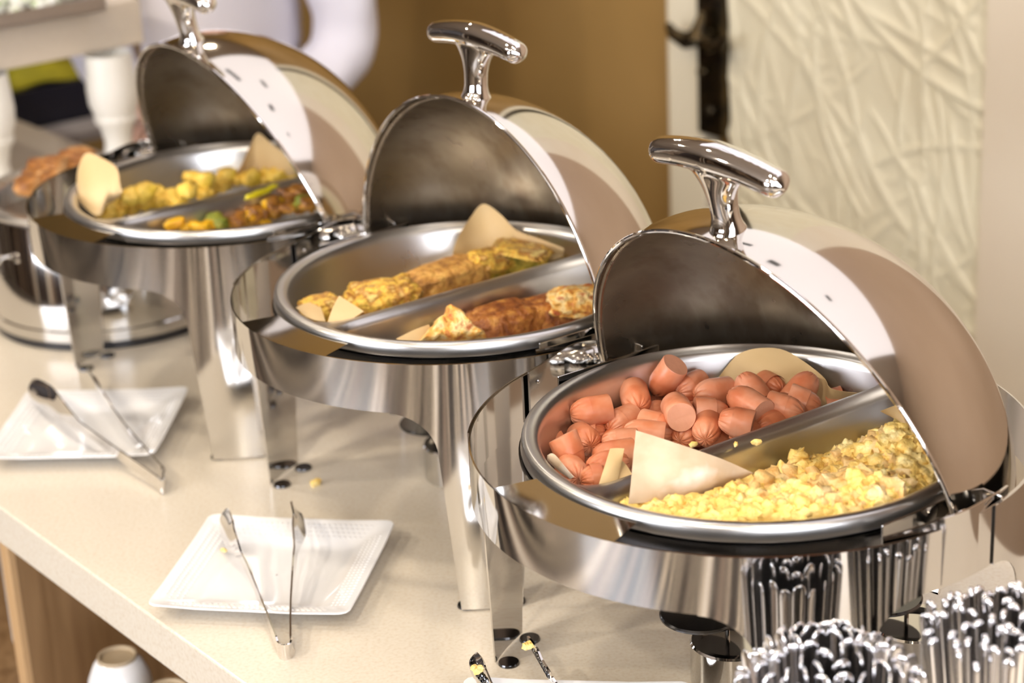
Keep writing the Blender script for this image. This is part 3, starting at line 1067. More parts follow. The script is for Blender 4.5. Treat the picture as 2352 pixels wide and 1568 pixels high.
ch = chunk
G1 = 'omelette pieces at the back of the middle dish'
ch('omelette', at(695, 722, .238), at(782, 695, .242), .045, .024, omel, 'small orange-yellow omelette piece at the left end of the middle dish', 'omelette', G1, seed=1)
ch('omelette', at(800, 702, .238), at(955, 668, .240), .060, .034, omel, 'bright yellow folded omelette beside the pale parchment corner', 'omelette', G1, seed=2)
ch('omelette', at(935, 668, .236), at(1105, 612, .240), .050, .034, omel_brown, 'long brown rolled omelette in the centre of the row', 'omelette', G1, seed=3, amp=.12)
ch('omelette', at(1075, 608, .248), at(1165, 588, .248), .034, .024, omel, 'small yellow omelette end lying against the parchment peak', 'omelette', G1, seed=4)
ch('omelette', at(1020, 655, .224), at(1180, 602, .226), .03, .03, omel_green, 'greenish omelette piece low beside the divider', 'omelette', G1, seed=5)
ch('omelette', at(1140, 582, .244), at(1262, 588, .240), .052, .036, omel_green, 'yellow omelette wedge with green filling at the right end', 'omelette', G1, seed=6, pinch=.7)
ch('omelette_flap', at(1138, 560, .262), at(1262, 588, .252), .044, .008, omel, 'orange crisp omelette flap on top of the green filled wedge', 'omelette', G1, seed=7)
ch('omelette', at(760, 720, .220), at(900, 690, .220), .05, .022, omel, 'omelette piece underneath the bright yellow folded one', 'omelette', G1, seed=8)
G2 = 'frittata pieces at the front of the middle dish'


def wedge(pts, th, mt, label, seed):
    """upright triangular slice with real thickness"""
    P = [at(*q) for q in pts]
    c = sum(P, Vector()) / 3
    n_ = (P[1] - P[0]).cross(P[2] - P[0]).normalized()
    if n_.y > 0:
        n_ = -n_
    mb = MB()
    N = 26
    for side in (0, 1):
        vs, idx, fs = [], {}, []
        for i in range(N + 1):
            for j in range(N + 1 - i):
                k_ = N - i - j
                u_, v_, w_ = i / N, j / N, k_ / N
                p = P[0] * u_ + P[1] * v_ + P[2] * w_
                e_ = min(u_, v_, w_) * 3
                off = th / 2 * min(1, e_ * 4) ** .5
                q = p + n_ * (off if side == 0 else -off)
                q += Vector((noise.noise(p * 90 + Vector((seed, 0, 0))), noise.noise(p * 90 + Vector((0, seed, 0))), noise.noise(p * 90 + Vector((0, 0, seed))))) * .0035
                q += n_ * noise.noise(p * 260) * .002
                idx[i, j] = len(vs)
                vs.append(q)
        for i in range(N):
            for j in range(N - i):
                fs.append((idx[i, j], idx[i + 1, j], idx[i, j + 1]))
                if i + j < N - 1:
                    fs.append((idx[i + 1, j], idx[i + 1, j + 1], idx[i, j + 1]))
        mb.add(vs, fs)
    o = mb.build('frittata', mt, org=c, ang=80)
    return tag(o, label, 'frittata', G2)


wedge([(1036, 698, .272), (955, 790, .244), (1120, 775, .240)], .026, frit, 'pointed bacon and egg frittata wedge standing at the left of the front half', 2)
ch('frittata', at(1070, 765, .226), at(1235, 722, .230), .055, .038, frit_dark, 'dark brown frittata slab in the middle of the front half', 'frittata', G2, seed=12, amp=.1)
ch('frittata', at(1180, 735, .228), at(1345, 700, .230), .050, .034, frit_dark, 'brown frittata slab running towards the nearest lid', 'frittata', G2, seed=13, amp=.1)
ch('frittata', at(1260, 695, .246), at(1385, 682, .248), .042, .026, frit, 'orange and white frittata piece on top at the right end', 'frittata', G2, seed=14)
ch('frittata', at(1010, 782, .228), at(1100, 765, .226), .04, .03, frit, 'frittata crust lying in front of the pointed wedge', 'frittata', G2, seed=15)

rnd = random.Random(11)
G3 = 'potato pieces in the back half of the far dish'
spots = [(245, 490), (275, 480), (305, 470), (335, 465), (365, 460), (300, 450), (330, 442), (365, 445), (395, 452), (255, 470), (430, 440), (450, 425), (470, 412), (440, 408), (490, 430), (510, 425), (545, 412), (575, 410), (610, 405), (640, 402), (665, 398), (520, 405), (410, 470), (470, 446)]
for i, (px, py) in enumerate(spots):
    z = .232 + (.022 if i in (5, 6, 12, 13, 10) else 0.008 * rnd.random())
    p = at(px, py, z)
    a = rnd.uniform(0, PI)
    d = Vector((math.cos(a), math.sin(a), rnd.uniform(-.2, .2))) * rnd.uniform(.010, .017)
    ch('potato_piece', p - d, p + d, rnd.uniform(.020, .028), rnd.uniform(.016, .022), potato, 'yellow potato piece in the blurred heap behind the divider of the far dish', 'potato', G3, amp=.4, seed=i * 1.7, box=.8)
G4 = 'stir fry pieces in the front half of the far dish'
for i in range(46):
    t = rnd.random()
    px = 500 + t * 235
    py = 505 - t * 62 + rnd.uniform(-22, 24)
    if i < 8:
        px, py = rnd.uniform(385, 500), rnd.uniform(508, 524)
    z = .222 + .018 * t + rnd.uniform(-.004, .012)
    p = at(px, py, z)
    q = to_local('A', p)
    if q.x < .046 or math.hypot(q.x, q.y) > .163:
        q.x = max(q.x, .046)
        r_ = math.hypot(q.x, q.y)
        if r_ > .160:
            q.x *= .160 / r_
            q.y *= .160 / r_
        p = dish_local('A', q.x, q.y, z)
    a = rnd.uniform(0, PI)
    d = Vector((math.cos(a), math.sin(a), rnd.uniform(-.3, .3))) * rnd.uniform(.009, .018)
    rr = rnd.random()
    if px < 460 or rr < .2:
        mt_, lb, cat_ = yellowveg, 'yellow vegetable strip in the stir fry of the far dish', 'vegetable'
    elif rr < .28 or (480 < px < 515 and i < 10):
        mt_, lb, cat_ = greenveg, 'green broccoli bit in the stir fry of the far dish', 'vegetable'
    else:
        mt_, lb, cat_ = stew, 'dark brown meat piece in the stir fry of the far dish', 'meat'
    ch('stir_fry_piece', p - d, p + d, rnd.uniform(.016, .024), rnd.uniform(.012, .018), mt_, lb, cat_, G4, amp=.35, seed=i * 2.3, box=.75)
ch('pepper_strip', at(560, 455, .252), at(640, 425, .256), .014, .008, mat('bright_yellow_strip', (0.72, 0.62, 0.02), .35), 'bright yellow pepper strip on top of the brown stir fry', 'vegetable', seed=3)
ch('pepper_strip', at(378, 522, .246), at(425, 505, .252), .02, .012, yellowveg, 'bright yellow pepper piece at the left tip of the stir fry', 'vegetable', seed=4)


# ---------------------------------------------------------------- square plates
def plate(c, rz, label, half=.103):
    root = empty('square_plate', (c[0], c[1], 0.0005), rz)
    tag(root, label, 'plate', 'square white porcelain plates under the tongs')
    m = MB()

    def rs(h, t, rc):
        # rounded square point at parameter t
        k = 4 * t
        s_ = int(k) % 4
        f = k - int(k)
        base = [(-1, -1), (1, -1), (1, 1), (-1, 1), (-1, -1)]
        a, b = base[s_], base[s_ + 1]
        x, y = a[0] + (b[0] - a[0]) * f, a[1] + (b[1] - a[1]) * f
        x *= h
        y *= h
        lim = h - rc
        if abs(x) > lim and abs(y) > lim:
            dx, dy = abs(x) - lim, abs(y) - lim
            l = math.hypot(dx, dy)
            mx = max(dx, dy)
            sc = mx / l if l > 0 else 1
            x = math.copysign(lim + dx * sc, x)
            y = math.copysign(lim + dy * sc, y)
        return x, y
    prof = [(.001, .0045), (.03, .0045), (.055, .0045), (.066, .0055), (.074, .009), (.088, .0145), (.100, .0185), (.1025, .0188), (.103, .0175), (.101, .0160), (.088, .0118), (.074, .006), (.064, .0), (.060, .0005), (.058, .0025), (.001, .0025)]
    N = 96

    def fn(i, j):
        h, z = prof[round(j * (len(prof) - 1))]
        x, y = rs(h * half / .103, i, min(h * .35, .010))
        lift = .0022 * (max(0, abs(x) * abs(y) / (half * half) - .5)) * 2 if h > .07 else 0
        return (x, y, z + lift)
    m.grid(fn, N, len(prof), cu=True)
    m.build('plate_body', porcelain, root, ang=50)
    # embossed dots along the rim
    d = MB()
    for s_ in range(4):
        Mr = Matrix.Rotation(s_ * PI / 2, 4, 'Z')
        for r_ in range(4):
            y = .078 + r_ * .0052
            z = .0107 + r_ * .0021
            for k_ in range(-13, 14):
                x = k_ * .0058 + (r_ % 2) * .0029
                if abs(x) < y - .004:
                    d.lathe([(.0001, .0007), (.0016, .0004), (.0022, -.0003)], 6, M=Mr @ Matrix.Translation((x * half / .103, y * half / .103, z)))
    d.build('embossed_rim', porcelain, root)['kind'] = 'stuff'
    return root


plate((-.2528, 1.8737), R(-11), 'square white plate in front of the middle chafing dish with tongs on it')
plate((-.5150, 2.2715), R(-4), 'square white plate at the left edge, in front of the farthest dish')
plate((.030, 1.5080), R(-8), 'square white plate at the bottom edge, in front of the nearest dish, mostly cut off')


# ---------------------------------------------------------------- tongs
def tongs(arms, bend, label, w=.009, head=.0145, holes=False, twist=True):
    """arms: two lists of world points from the bend outwards; bend: points joining them"""
    org = bend[len(bend) // 2].copy()
    root = empty('serving_tongs', org)
    tag(root, label, 'tongs', 'steel serving tongs')

    def strip(pts, hw, name, parent, lean):
        m = MB()
        n_ = len(pts) - 1
        steps = 60

        def fn(i, j):
            p = polyl(pts, i)
            q = polyl(pts, min(1, i + .01)) - polyl(pts, max(0, i - .01))
            t = q.normalized()
            side = t.cross(Vector((0, 0, 1))).normalized()
            upv = side.cross(t)
            a = lean(i)
            wv = upv * math.cos(a) + side * math.sin(a)
            nv = side * math.cos(a) - upv * math.sin(a)
            x = (j - .5) * 2
            cup = .0022 * x * x * (1 if i > .7 else 0) * min(1, (i - .7) / .1) if i > .7 else 0
            return p + wv * hw(i) * x + nv * cup - org
        m.grid(fn, steps, 7)
        return m.build(name, chrome, parent, thick=.0019)
    for k_, a in enumerate(arms):
        def hw(i):
            if i < .55:
                return w * (1 - .45 * i / .55)
            t = (i - .55) / .45
            return w * .55 + (head - w * .55) * math.sin(PI * min(1, t * .8) ** .9) * (1 if t < .95 else .8)
        sg = 1 if k_ == 0 else -1
        arm = strip(a, hw, 'arm', root, lambda i: (sg * .5 * max(0, (i - .35) / .65) if twist else 0))
        if holes:
            L = a
            for q in range(7):
                i = .62 + q * .052
                p = polyl(L, i)
                t = (polyl(L, min(1, i + .02)) - p).normalized()
                side = t.cross(Vector((0, 0, 1))).normalized()
                upv = side.cross(t)
                aa = sg * .5 * max(0, (i - .35) / .65)
                nv = side * math.cos(aa) - upv * math.sin(aa)
                Mx = Matrix.Translation(p - org) @ nv.to_track_quat('Z', 'Y').to_matrix().to_4x4()
                f = MB()
                f.lathe([(.0034, -.0022), (.0048, -.0016), (.0048, .0016), (.0034, .0022)], 18, M=Mx)
                f.build('scallop_ring', darksteel, arm)
    strip(bend, lambda i: w, 'spring_bend', root, lambda i: 0)
    return root


zb = .0078
B0 = [at(636, 1478, zb + .002), at(640, 1492, zb), at(650, 1499, zb), at(662, 1496, zb), at(669, 1478, zb + .002)]
tongs([[at(636, 1478, zb + .002), at(610, 1410, .014), at(575, 1322, .024), at(545, 1262, .032), at(522, 1222, .036), at(509, 1184, .036)],
       [at(669, 1478, zb + .002), at(669, 1400, .016), at(674, 1310, .026), at(680, 1250, .034), at(683, 1205, .037), at(677, 1168, .037)]],
      B0, 'steel tongs resting open on the plate before the middle dish')
B1 = [at(362, 1108, zb + .004), at(372, 1118, zb + .002), at(377, 1112, zb + .002), at(376, 1098, zb + .002), at(372, 1084, zb + .004)]
tongs([[at(362, 1108, zb + .004), at(305, 1066, .018), at(235, 1015, .028), at(165, 962, .036), at(110, 912, .040), at(68, 886, .040)],
       [at(372, 1084, zb + .004), at(335, 1040, .018), at(290, 985, .028), at(252, 930, .036), at(222, 890, .040), at(208, 858, .040)]],
      B1, 'steel tongs on the left plate, seen blurred with one arm in front', w=.0085, head=.014)
BC = at(1215, 1690, .010)
B2 = [BC + Vector((-.011, .004, 0)), BC + Vector((-.008, -.006, 0)), BC + Vector((0, -.010, 0)), BC + Vector((.008, -.006, 0)), BC + Vector((.011, .004, 0))]
tongs([[B2[0], at(1180, 1640, .020), at(1148, 1600, .028), at(1120, 1568, .034), at(1098, 1540, .038), at(1083, 1512, .040)],
       [B2[4], at(1300, 1640, .022), at(1285, 1590, .030), at(1262, 1550, .036), at(1238, 1510, .040), at(1216, 1474, .042)]],
      B2, 'steel tongs with scalloped heads cut off by the bottom edge', w=.0075, head=.0105, holes=True)
for (px, py, z, lb) in ((1096, 1530, .046, 'pale egg bit caught on the left tip of the nearest tongs'), (1215, 1482, .046, 'pale egg bit caught on the right tip of the nearest tongs')):
    mb = MB()
    for q in range(5):
        lump(mb, at(px + rnd.uniform(-9, 9), py + rnd.uniform(-8, 12), z), .0034, px + q, sq=(1, 1, .8))
    tag(mb.build('egg_crumb', egg, org=at(px, py, z)), lb, 'crumb')


# ---------------------------------------------------------------- fuel burners under the dishes
def burner(key, label):
    base = at(*{'D': (2095, 1520, 0), 'B': (1052, 1092, 0), 'C': (1680, 1560, 0), 'A': (470, 760, 0)}[key])
    if key == 'A':
        base = dish_local('A', .055, -.045, 0)
    root = empty('fuel_burner', base, 0)
    tag(root, label, 'burner', 'fuel burners under the chafing dishes')
    MB().lathe([(.0001, .0), (.036, .0), (.0375, .002), (.0375, .040), (.036, .042), (.030, .042), (.030, .038), (.0001, .038)], 40).build('can', polished, root)
    d = MB()
    d.lathe([(.0001, .0615), (.036, .0615), (.0375, .060), (.0375, .0585), (.0001, .0585)], 40, c=(-.026, .018, 0))
    cp = d.build('cover_disc', darksteel, root)
    k_ = MB()
    k_.tube([(.0, .030, .035), (.0, .030, .060)], .0022, 8)
    k_.tube([(.014, .02, .0665), (.026, .012, .0665)], [.003, .0045], 8)
    k_.build('pivot', chrome, cp)
    return root


burner('C', 'steel fuel burner with dark swivel cover under the nearest dish')
burner('D', 'second fuel burner under the nearest dish, right of its front leg')
burner('B', 'steel fuel burner showing behind the front leg of the middle dish')


# ---------------------------------------------------------------- cutlery
cutsteel = mat('brushed_cutlery_steel', (0.86, 0.85, 0.86), 0.10, 1.0)


def knife_handle_mesh(L, w, t, tip=.5):
    m = MB()
    N, K = 18, 14
    for_ = []

    def fn(i, j):
        z = L * i
        e_ = max(0, (z - (L - w * .55)) / (w * .55))
        k_ = math.sqrt(max(0.0, 1 - min(1, e_) ** 2))
        ww = (w * (tip + (1 - tip) * min(1, i * 1.15))) * .5 * k_
        tt = t * .5 * (1 - .3 * i) * (k_ ** .6 if k_ > 0 else 0)
        a = 2 * PI * j
        return (ww * math.copysign(abs(math.cos(a)) ** .8, math.cos(a)), tt * math.copysign(abs(math.sin(a)) ** .8, math.sin(a)), z)
    zs = [0, .3, .6, .75, .85, .9, .93, .95, .965, .975, .985, .992, .997, 1.0]
    m.grid(lambda i, j: fn(zs[round(i * (len(zs) - 1))], j), len(zs), K, cv=True)
    o = m.build('cutlery_raw', cutsteel, ang=60)
    me = o.data
    bpy.data.objects.remove(o)
    return me


def holder(c, r, h, label):
    o = MB().lathe([(.0001, 0), (r, 0), (r, h), (r - .0015, h), (r - .0015, .002), (.0001, .002)], 48).build('cutlery_holder', polished)
    o.location = c
    return tag(o, label, 'cutlery holder')


def bundle(c, rad, n, mesh, name, top, spread, lab, cat, grp, seed, gap, zvar, ztop_dome=0, rings=None):
    rnd = random.Random(seed)
    me = mesh
    L = max(v.co.z for v in me.vertices)
    placed = []
    tries = 0
    if rings:
        for q, rr in enumerate(rings):
            nn = max(1, int(2 * PI * rr / gap))
            for k_ in range(nn):
                a = 2 * PI * (k_ + .5 * (q % 2) + rnd.uniform(-.12, .12)) / nn
                placed.append((rr * math.cos(a), rr * math.sin(a)))
    while not rings and len(placed) < n and tries < 8000:
        tries += 1
        a, r_ = rnd.uniform(0, 2 * PI), rad * math.sqrt(rnd.random())
        p = (r_ * math.cos(a), r_ * math.sin(a))
        if all(math.hypot((p[0] - q[0]), (p[1] - q[1])) > gap for q in placed):
            placed.append(p)
    for i, p in enumerate(placed):
        o = bpy.data.objects.new(name, me)
        S.collection.objects.link(o)
        rr = math.hypot(*p) / rad
        zt_ = top + rnd.uniform(-zvar, zvar) - ztop_dome * rr * rr
        tp = Vector((c[0] + p[0], c[1] + p[1], zt_))
        bt = Vector((c[0] + p[0] * spread, c[1] + p[1] * spread, zt_ - L))
        d = (tp - bt).normalized()
        o.location = tp - d * L
        face = math.atan2(p[1], p[0]) + PI / 2 + rnd.uniform(-.25, .25)
        o.rotation_euler = (d.to_track_quat('Z', 'Y') @ Matrix.Rotation(face, 3, 'Z').to_quaternion()).to_euler()
        tag(o, lab, cat, grp)


knife = knife_handle_mesh(.205, .0142, .0042, .8)
spoon = knife_handle_mesh(.165, .0100, .0072, .6)
c1 = Vector((0.214, 1.268, 0))
c2 = Vector((0.352, 1.300, 0))
holder((c1.x, c1.y, .0), .048, .135, 'round steel cutlery holder in the foreground, cropped out below the table knives')
holder((c2.x, c2.y, .0), .052, .150, 'round steel cutlery holder at the lower right, cropped out below the teaspoons')
bundle(c1, .062, 62, knife, 'table_knife', .246, .72, 'flat-handled steel table knife standing handle up in the left foreground bundle', 'knife', 'table knives in the foreground holder', 4, .0138, .004, .026, rings=(.062, .050, .038, .026, .014))
bundle(c2, .064, 80, spoon, 'teaspoon', .243, .74, 'slim round-tipped teaspoon handle in the crowded bundle at the lower right', 'spoon', 'teaspoons in the right holder', 9, .0100, .007, .012)

# ---------------------------------------------------------------- round drum shaped warmer at the far left
dc = Vector((-.560, 2.730, 0))
e = empty('food_warmer', dc, R(127.5))
tag(e, 'round polished steel food warmer with black base at the far left', 'food warmer')


def oval(prof, n=72, ex=1.0):
    m = MB()
    m.grid(lambda i, j: (prof[round(j * (len(prof) - 1))][0] * ex * math.cos(2 * PI * i), prof[round(j * (len(prof) - 1))][0] * math.sin(2 * PI * i), prof[round(j * (len(prof) - 1))][1]), n, len(prof), cu=True)
    return m


oval([(.160, .0), (.167, .001), (.167, .010), (.164, .012)]).build('black_base', blacksteel, e)
oval([(.164, .010), (.168, .012), (.168, .026), (.165, .028)]).build('lower_band', polished, e)
oval([(.1655, .028), (.1655, .168), (.163, .172)]).build('drum', polished, e)
oval([(.163, .172), (.169, .175), (.170, .179), (.166, .183), (.150, .182), (.144, .178), (.140, .150), (.0001, .146)]).build('rim_pan', satin, e)
for (a, z) in ((R(60), .125), (R(60), .055), (R(100), .125)):
    for dlt in (0,):
        q = a + dlt
        p0 = Vector((.166 * math.cos(q), .166 * math.sin(q), z))
        d = Vector((math.cos(q), math.sin(q), 0))
        k_ = MB()
        k_.tube([p0, p0 + d * .012, p0 + d * .013, p0 + d * .024, p0 + d * .026], [.003, .003, .008, .0085, .005], 16)
        k_.build('knob', chrome, e)
rnd = random.Random(21)
for i in range(16):
    px, py = rnd.uniform(60, 205), 0
    py = 425 - (px - 50) * .38 + rnd.uniform(-26, 14)
    p = at(px, py, .175 + rnd.uniform(0, .03))
    a = rnd.uniform(0, PI)
    d = Vector((math.cos(a), math.sin(a), rnd.uniform(-.3, .3))) * rnd.uniform(.016, .026)
    ch('toast_piece', p - d, p + d, rnd.uniform(.026, .036), rnd.uniform(.012, .02), toast, 'browned toast piece heaped in the warmer at the far left', 'toast', 'toast pieces in the far left warmer', amp=.25, seed=i)

# ---------------------------------------------------------------- raised tier on white turned balusters
TZ = .242
crn = uv(0, 0)
cr = (at(333, 99, TZ) - O)
cu_, cv_ = cr.dot(UD), cr.dot(VD)
e = MB().box(cu_ - 1.3, cu_, cv_ - .62, cv_, TZ, TZ + .075, M=FRr).build('raised_shelf', stone_side, smooth=False, bevel=.003)
e.location = O
tag(e, 'thick beige raised shelf board at the top left on white balusters', 'shelf')
BP = [(.0001, 0), (.040, 0), (.040, .018), (.034, .020), (.036, .030), (.030, .036), (.0335, .044), (.030, .060), (.0225, .088), (.0225, .096), (.027, .118), (.034, .128), (.036, .134), (.034, .140),
      (.041, .160), (.0425, .185), (.040, .215), (.038, .242)]
b0 = None
for i, (px, py) in enumerate(((248, 122), (-40, 170), )):
    p = at(px, py, TZ)
    o = MB().lathe(BP, 40, c=(0, 0, 0)).build('baluster', whitepaint) if b0 is None else b0.copy()
    if b0:
        S.collection.objects.link(o)
    b0 = b0 or o
    o.scale = (1.0, 1.0, 1.0)
    o.location = (p.x, p.y, 0)
    tag(o, ('white turned baluster under the shelf corner, behind the farthest dish', 'white turned baluster at the left edge of the frame')[i], 'baluster', 'white balusters under the raised shelf')
# steel tray with salad on the tier
tp = at(245, 24, TZ + .075) - O
tu, tv = tp.dot(UD), tp.dot(VD)
e = empty('serving_tray', uv(tu - .25, tv - .22, TZ + .075), AZ)
tag(e, 'shallow silver tray on the raised shelf at the top left', 'tray')
m = MB()
m.box(-.25, .25, -.22, .22, 0, .003)
for a in ((-.25, .25, -.22, -.216), (-.25, .25, .216, .22), (-.25, -.246, -.22, .22), (.246, .25, -.22, .22)):
    m.box(a[0], a[1], a[2], a[3], 0, .024)
m.build('tray_body', satin, e, smooth=False)
saladm = mat('pale_salad', (0.70, 0.74, 0.62), .35, 0, col2=((0.85, 0.86, 0.84), (0.32, 0.42, 0.16)), scale=40, bump=.4)
m = MB()
for i in range(260):
    u_, v_ = rnd.uniform(-.235, .235), rnd.uniform(-.205, .205)
    lump(m, FRr @ Vector((u_, v_, .014 + rnd.uniform(0, .012))), rnd.uniform(.008, .016), i * .7)
o = m.build('shredded_salad', saladm)
o.location = uv(tu - .25, tv - .22, TZ + .078)
tag(o, 'pale shredded salad filling the silver tray', 'salad', kind='stuff')

# things behind the counter between the balusters
CP_ = at(95, 262, -.13)
p = CP_
e = empty('side_cart', (p.x, p.y, FL), AZ)
tag(e, 'grey service cart standing behind the counter, seen between the balusters', 'cart')
MB().box(-.34, .22, -.2, .22, .75, .77).build('cart_top', greytrim, e, smooth=False)
MB().box(-.34, .22, -.2, .22, .30, .32).build('cart_shelf', greytrim, e, smooth=False)
for sx in (-.32, .2):
    for sy in (-.18, .2):
        MB().box(sx - .015, sx + .015, sy - .015, sy + .015, .04, .75).build('post', greytrim, e, smooth=False)
        MB().lathe([(.0001, 0), (.02, 0), (.02, .04), (.0001, .04)], 12, c=(sx, sy, 0)).build('wheel', blacksteel, e)
cr1 = Vector((CP_.x, CP_.y, -.13))
e = empty('plastic_crate', cr1, AZ)
tag(e, 'dark navy plastic crate behind the counter at the left', 'crate')
m = MB()
m.box(-.11, .11, -.14, .14, 0, .01)
for a in ((-.11, .11, -.14, -.13), (-.11, .11, .13, .14), (-.11, -.10, -.14, .14), (.10, .11, -.14, .14)):
    m.box(a[0], a[1], a[2], a[3], 0, .085)
m.build('crate_body', crate_m, e, smooth=False)
o = MB().grid(lambda i, j: (-.085 + .17 * i, -.11 + .22 * j, .04 * math.sin(PI * i) * math.sin(PI * j) + .004 * math.sin(i * 17 + j * 9)), 24, 24).build('yellow_cloth', cloth_y, thick=.004)
o.location = (CP_.x, CP_.y, -.042)
o.rotation_euler = (0, 0, AZ)
tag(o, 'bright yellow-green cloth lying on the dark crate', 'cloth')


# ---------------------------------------------------------------- cups and plates under the counter
def cup(loc, rz, label):
    e = empty('coffee_cup', loc, rz)
    tag(e, label, 'cup', 'upside down white cups on the shelf under the counter')
    # upside down: foot ring on top
    MB().lathe([(.0385, 0), (.040, .001), (.0395, .02), (.036, .05), (.028, .068), (.0235, .073), (.0215, .0745)], 48).build('cup_body', porcelain, e)
    MB().lathe([(.0001, .0735), (.0195, .0735), (.0200, .0780), (.0225, .0780), (.0230, .0735)], 40).build('foot_ring', mat('unglazed_rim', (.42, .33, .22), .6) if 'unglazed_rim' not in bpy.data.materials else bpy.data.materials['unglazed_rim'], e)
    pts = [(.036 * math.cos(0) + .022 * math.sin(PI * t / 10) - .002, 0, .016 + .036 * t / 10) for t in range(11)]
    MB().tube(pts, .0036, 10).build('handle', porcelain, e)
    return e


q = at(268, 1503, -.184)
for k_ in range(2):
    cup((q.x, q.y, SH + .049 * k_), R(-115), ('white cup at the bottom of the nested stack nearest the brown panel', 'white cup in the middle of the nested stack nearest the brown panel')[k_])
cup((q.x, q.y, SH + .098), R(-115), 'topmost upside down white cup under the counter edge, nearest the brown panel')
q = at(385, 1580, -.184)
for k_ in range(2):
    cup((q.x, q.y, SH + .049 * k_), R(-60), ('white cup at the bottom of the right nested stack under the counter', 'white cup in the middle of the right nested stack under the counter')[k_])
cup((q.x, q.y, SH + .098), R(-60), 'second upside down white cup, right of the first one and mostly cut off')
pl = None
for i in range(20):
    if pl is None:
        pl = MB().lathe([(.0001, .002), (.07, .002), (.1, .008), (.125, .0105), (.126, .012), (.1, .0105), (.07, .0045), (.0001, .0045)], 64).build('dinner_plate', porcelain)
        o = pl
    else:
        o = pl.copy()
        S.collection.objects.link(o)
    o.location = uv(-.285, .24, SH + .0095 * i)
    tag(o, 'round white plate in the stack on the shelf left of the brown panel', 'plate', 'stacked white plates under the counter')

# ---------------------------------------------------------------- person in a white coat behind the counter


def skin_mesh(name, verts, edges, radii, mt, lev=2, root_i=0, parent=None):
    me = bpy.data.meshes.new(name)
    me.from_pydata(verts, edges, [])
    o = bpy.data.objects.new(name, me)
    S.collection.objects.link(o)
    sk = o.modifiers.new('skin', 'SKIN')
    sk.use_smooth_shade = True
    for i, r_ in enumerate(radii):
        me.skin_vertices[0].data[i].radius = r_ if isinstance(r_, tuple) else (r_, r_)
        me.skin_vertices[0].data[i].use_root = (i == root_i)
    sb = o.modifiers.new('sub', 'SUBSURF')
    sb.levels = sb.render_levels = lev
    dg = bpy.context.evaluated_depsgraph_get()
    m2 = bpy.data.meshes.new_from_object(o.evaluated_get(dg))
    m2.name = name
    m2.materials.clear()
    m2.materials.append(mt)
    m2.polygons.foreach_set('use_smooth', [True] * len(m2.polygons))
    bpy.data.objects.remove(o)
    o = bpy.data.objects.new(name, m2)
    S.collection.objects.link(o)
    if parent:
        o.parent = parent
    return o


pp = Vector((-.515, 3.75, FL))
per = empty('person', pp, R(-97))
tag(per, 'person in a white coat and dark maroon trousers standing behind the far dish', 'person')
# local: x = the person's left-right (viewer's right = +y turned), y = -front ; front faces local +x
V_, E_, R_ = [], [], []


def bone(p, r_, par=None):
    V_.append(p)
    R_.append(r_)
    if par is not None:
        E_.append((par, len(V_) - 1))
    return len(V_) - 1


pel = bone((0, 0, .93), (.14, .105))
wst = bone((0, 0, 1.08), (.13, .10), pel)
chs = bone((-.01, 0, 1.28), (.15, .11), wst)
shl = bone((-.02, 0, 1.42), (.13, .085), chs)
nk = bone((-.015, 0, 1.50), .055, shl)
hd0 = bone((0.005, 0, 1.57), (.062, .07), nk)
hd = bone((0.012, 0, 1.65), (.078, .092), hd0)
hd2 = bone((0.0, 0, 1.72), (.062, .075), hd)
for s_ in (-1, 1):
    sh = bone((-.02, s_ * .185, 1.40), .055, shl)
    el = bone((-.03 if s_ < 0 else .0, s_ * .24, 1.045), .042, sh)
    wr = bone((.12, s_ * .12, .96), .028, el)
    pm = bone((.175, s_ * .10, .945), (.036, .018), wr)
    hp = bone((0, s_ * .09, .86), .085, pel)
    kn = bone((.015, s_ * .10, .50), .058, hp)
    an = bone((-.01, s_ * .105, .09), .04, kn)
    ft = bone((.13, s_ * .115, .035), (.04, .03), an)
body = skin_mesh('body', V_, E_, R_, skin, parent=per)
for s_ in (-1, 1):
    for k_, (dy, L_) in enumerate(((-.026, .062), (-.009, .074), (.009, .070), (.026, .056))):
        x0 = .20
        f = skin_mesh('finger', [(x0 - .02, s_ * .10 + dy, .945), (x0 + L_ * .35, s_ * .10 + dy * 1.1, .935), (x0 + L_ * .7, s_ * .10 + dy * 1.1, .915), (x0 + L_ * .9, s_ * .10 + dy, .892)],
                      [(0, 1), (1, 2), (2, 3)], [.009, .0085, .008, .007], skin, parent=body)
    f = skin_mesh('thumb', [(.150, s_ * .08, .942), (.177, s_ * .053, .935), (.21, s_ * .047, .92)], [(0, 1), (1, 2)], [.011, .010, .0085], skin, parent=body)
# clothes: slightly larger shells around the same bones
cv, ce, cr_ = [], [], []


def cb_(p, r_, par=None):
    cv.append(p)
    cr_.append(r_)
    if par is not None:
        ce.append((par, len(cv) - 1))
    return len(cv) - 1


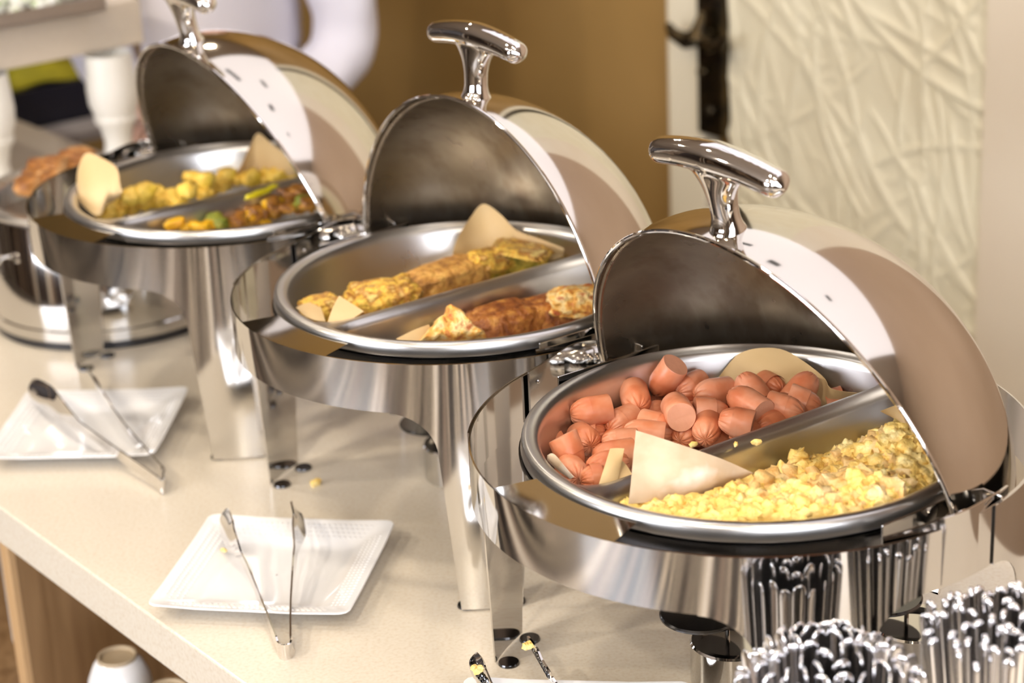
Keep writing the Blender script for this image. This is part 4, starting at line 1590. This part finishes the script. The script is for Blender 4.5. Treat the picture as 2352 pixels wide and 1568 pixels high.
h0 = cb_((0, 0, .90), (.235, .155))
h1 = cb_((0, 0, 1.02), (0.247, .150), h0)
h2 = cb_((0, 0, 1.14), (0.237, .150), h1)
h3 = cb_((-.01, 0, 1.28), (0.237, .150), h2)
h4 = cb_((-.02, 0, 1.41), (.150, .100), h3)
h5 = cb_((-.015, 0, 1.475), (.068, .066), h4)
for s_ in (-1, 1):
    s0 = cb_((-.02, s_ * .19, 1.395), .072, h4)
    s1 = cb_((-.01, s_ * .235, 1.22), .074, s0)
    s2 = cb_((.0, s_ * .243, 1.045), .066, s1)
    s3 = cb_((.06, s_ * .19, .995), .054, s2)
    s4 = cb_((.115, s_ * .13, .965), .045, s3)
coat = skin_mesh('coat', cv, ce, cr_, coatm, lev=3, parent=per)
for v in coat.data.vertices:
    c_ = v.co
    w = noise.noise(Vector((c_.x * 9, c_.y * 9, c_.z * 5))) * .022 + noise.noise(c_ * 22) * .005
    v.co = c_ + v.normal * w
tr = skin_mesh('trousers', [(0, 0, .97), (0, 0, .88), (0, .09, .80), (.01, .10, .5), (-.01, .105, .10), (0, -.09, .80), (.01, -.10, .5), (-.01, -.105, .10)],
               [(0, 1), (1, 2), (2, 3), (3, 4), (1, 5), (5, 6), (6, 7)], [(.150, .115), (.155, .12), .10, .078, .07, .10, .078, .07], trousers, parent=per)
for s_ in (-1, 1):
    skin_mesh('shoe', [(-.04, s_ * .105, .045), (.06, s_ * .11, .045), (.16, s_ * .118, .035)], [(0, 1), (1, 2)], [.048, .05, .04], blacksteel, parent=per)
skin_mesh('hair', [(-.045, 0, 1.66), (-.02, 0, 1.735), (.03, 0, 1.765)], [(0, 1), (1, 2)], [(.085, .08), (.085, .075), (.055, .04)], hairm, parent=per)
for s_ in (-1, 1):
    m = MB()
    lump(m, Vector((.098, s_ * .032, 1.668)), .011, 1, amp=.02, sq=(1, 1, 1))
    m.build('eye', tagm, body)
    m = MB()
    lump(m, Vector((.005, s_ * .090, 1.655)), .022, 2, amp=.05, sq=(.7, .4, 1.2))
    m.build('ear', skin, body)
m = MB()
m.tube([(.10, 0, 1.675), (.118, 0, 1.645), (.108, 0, 1.632)], [.007, .012, .010], 10)
m.build('nose', skin, body)
m = MB()
m.tube([(.100, -.024, 1.607), (.108, 0, 1.604), (.100, .024, 1.607)], [.003, .006, .003], 8)
m.build('mouth', mat('lips', (.45, .2, .17), .5), body)
m = MB()
m.box(.135, .142, -.045, .040, 1.175, 1.205)
m.build('name_tag', tagm, per, smooth=False, bevel=.002)
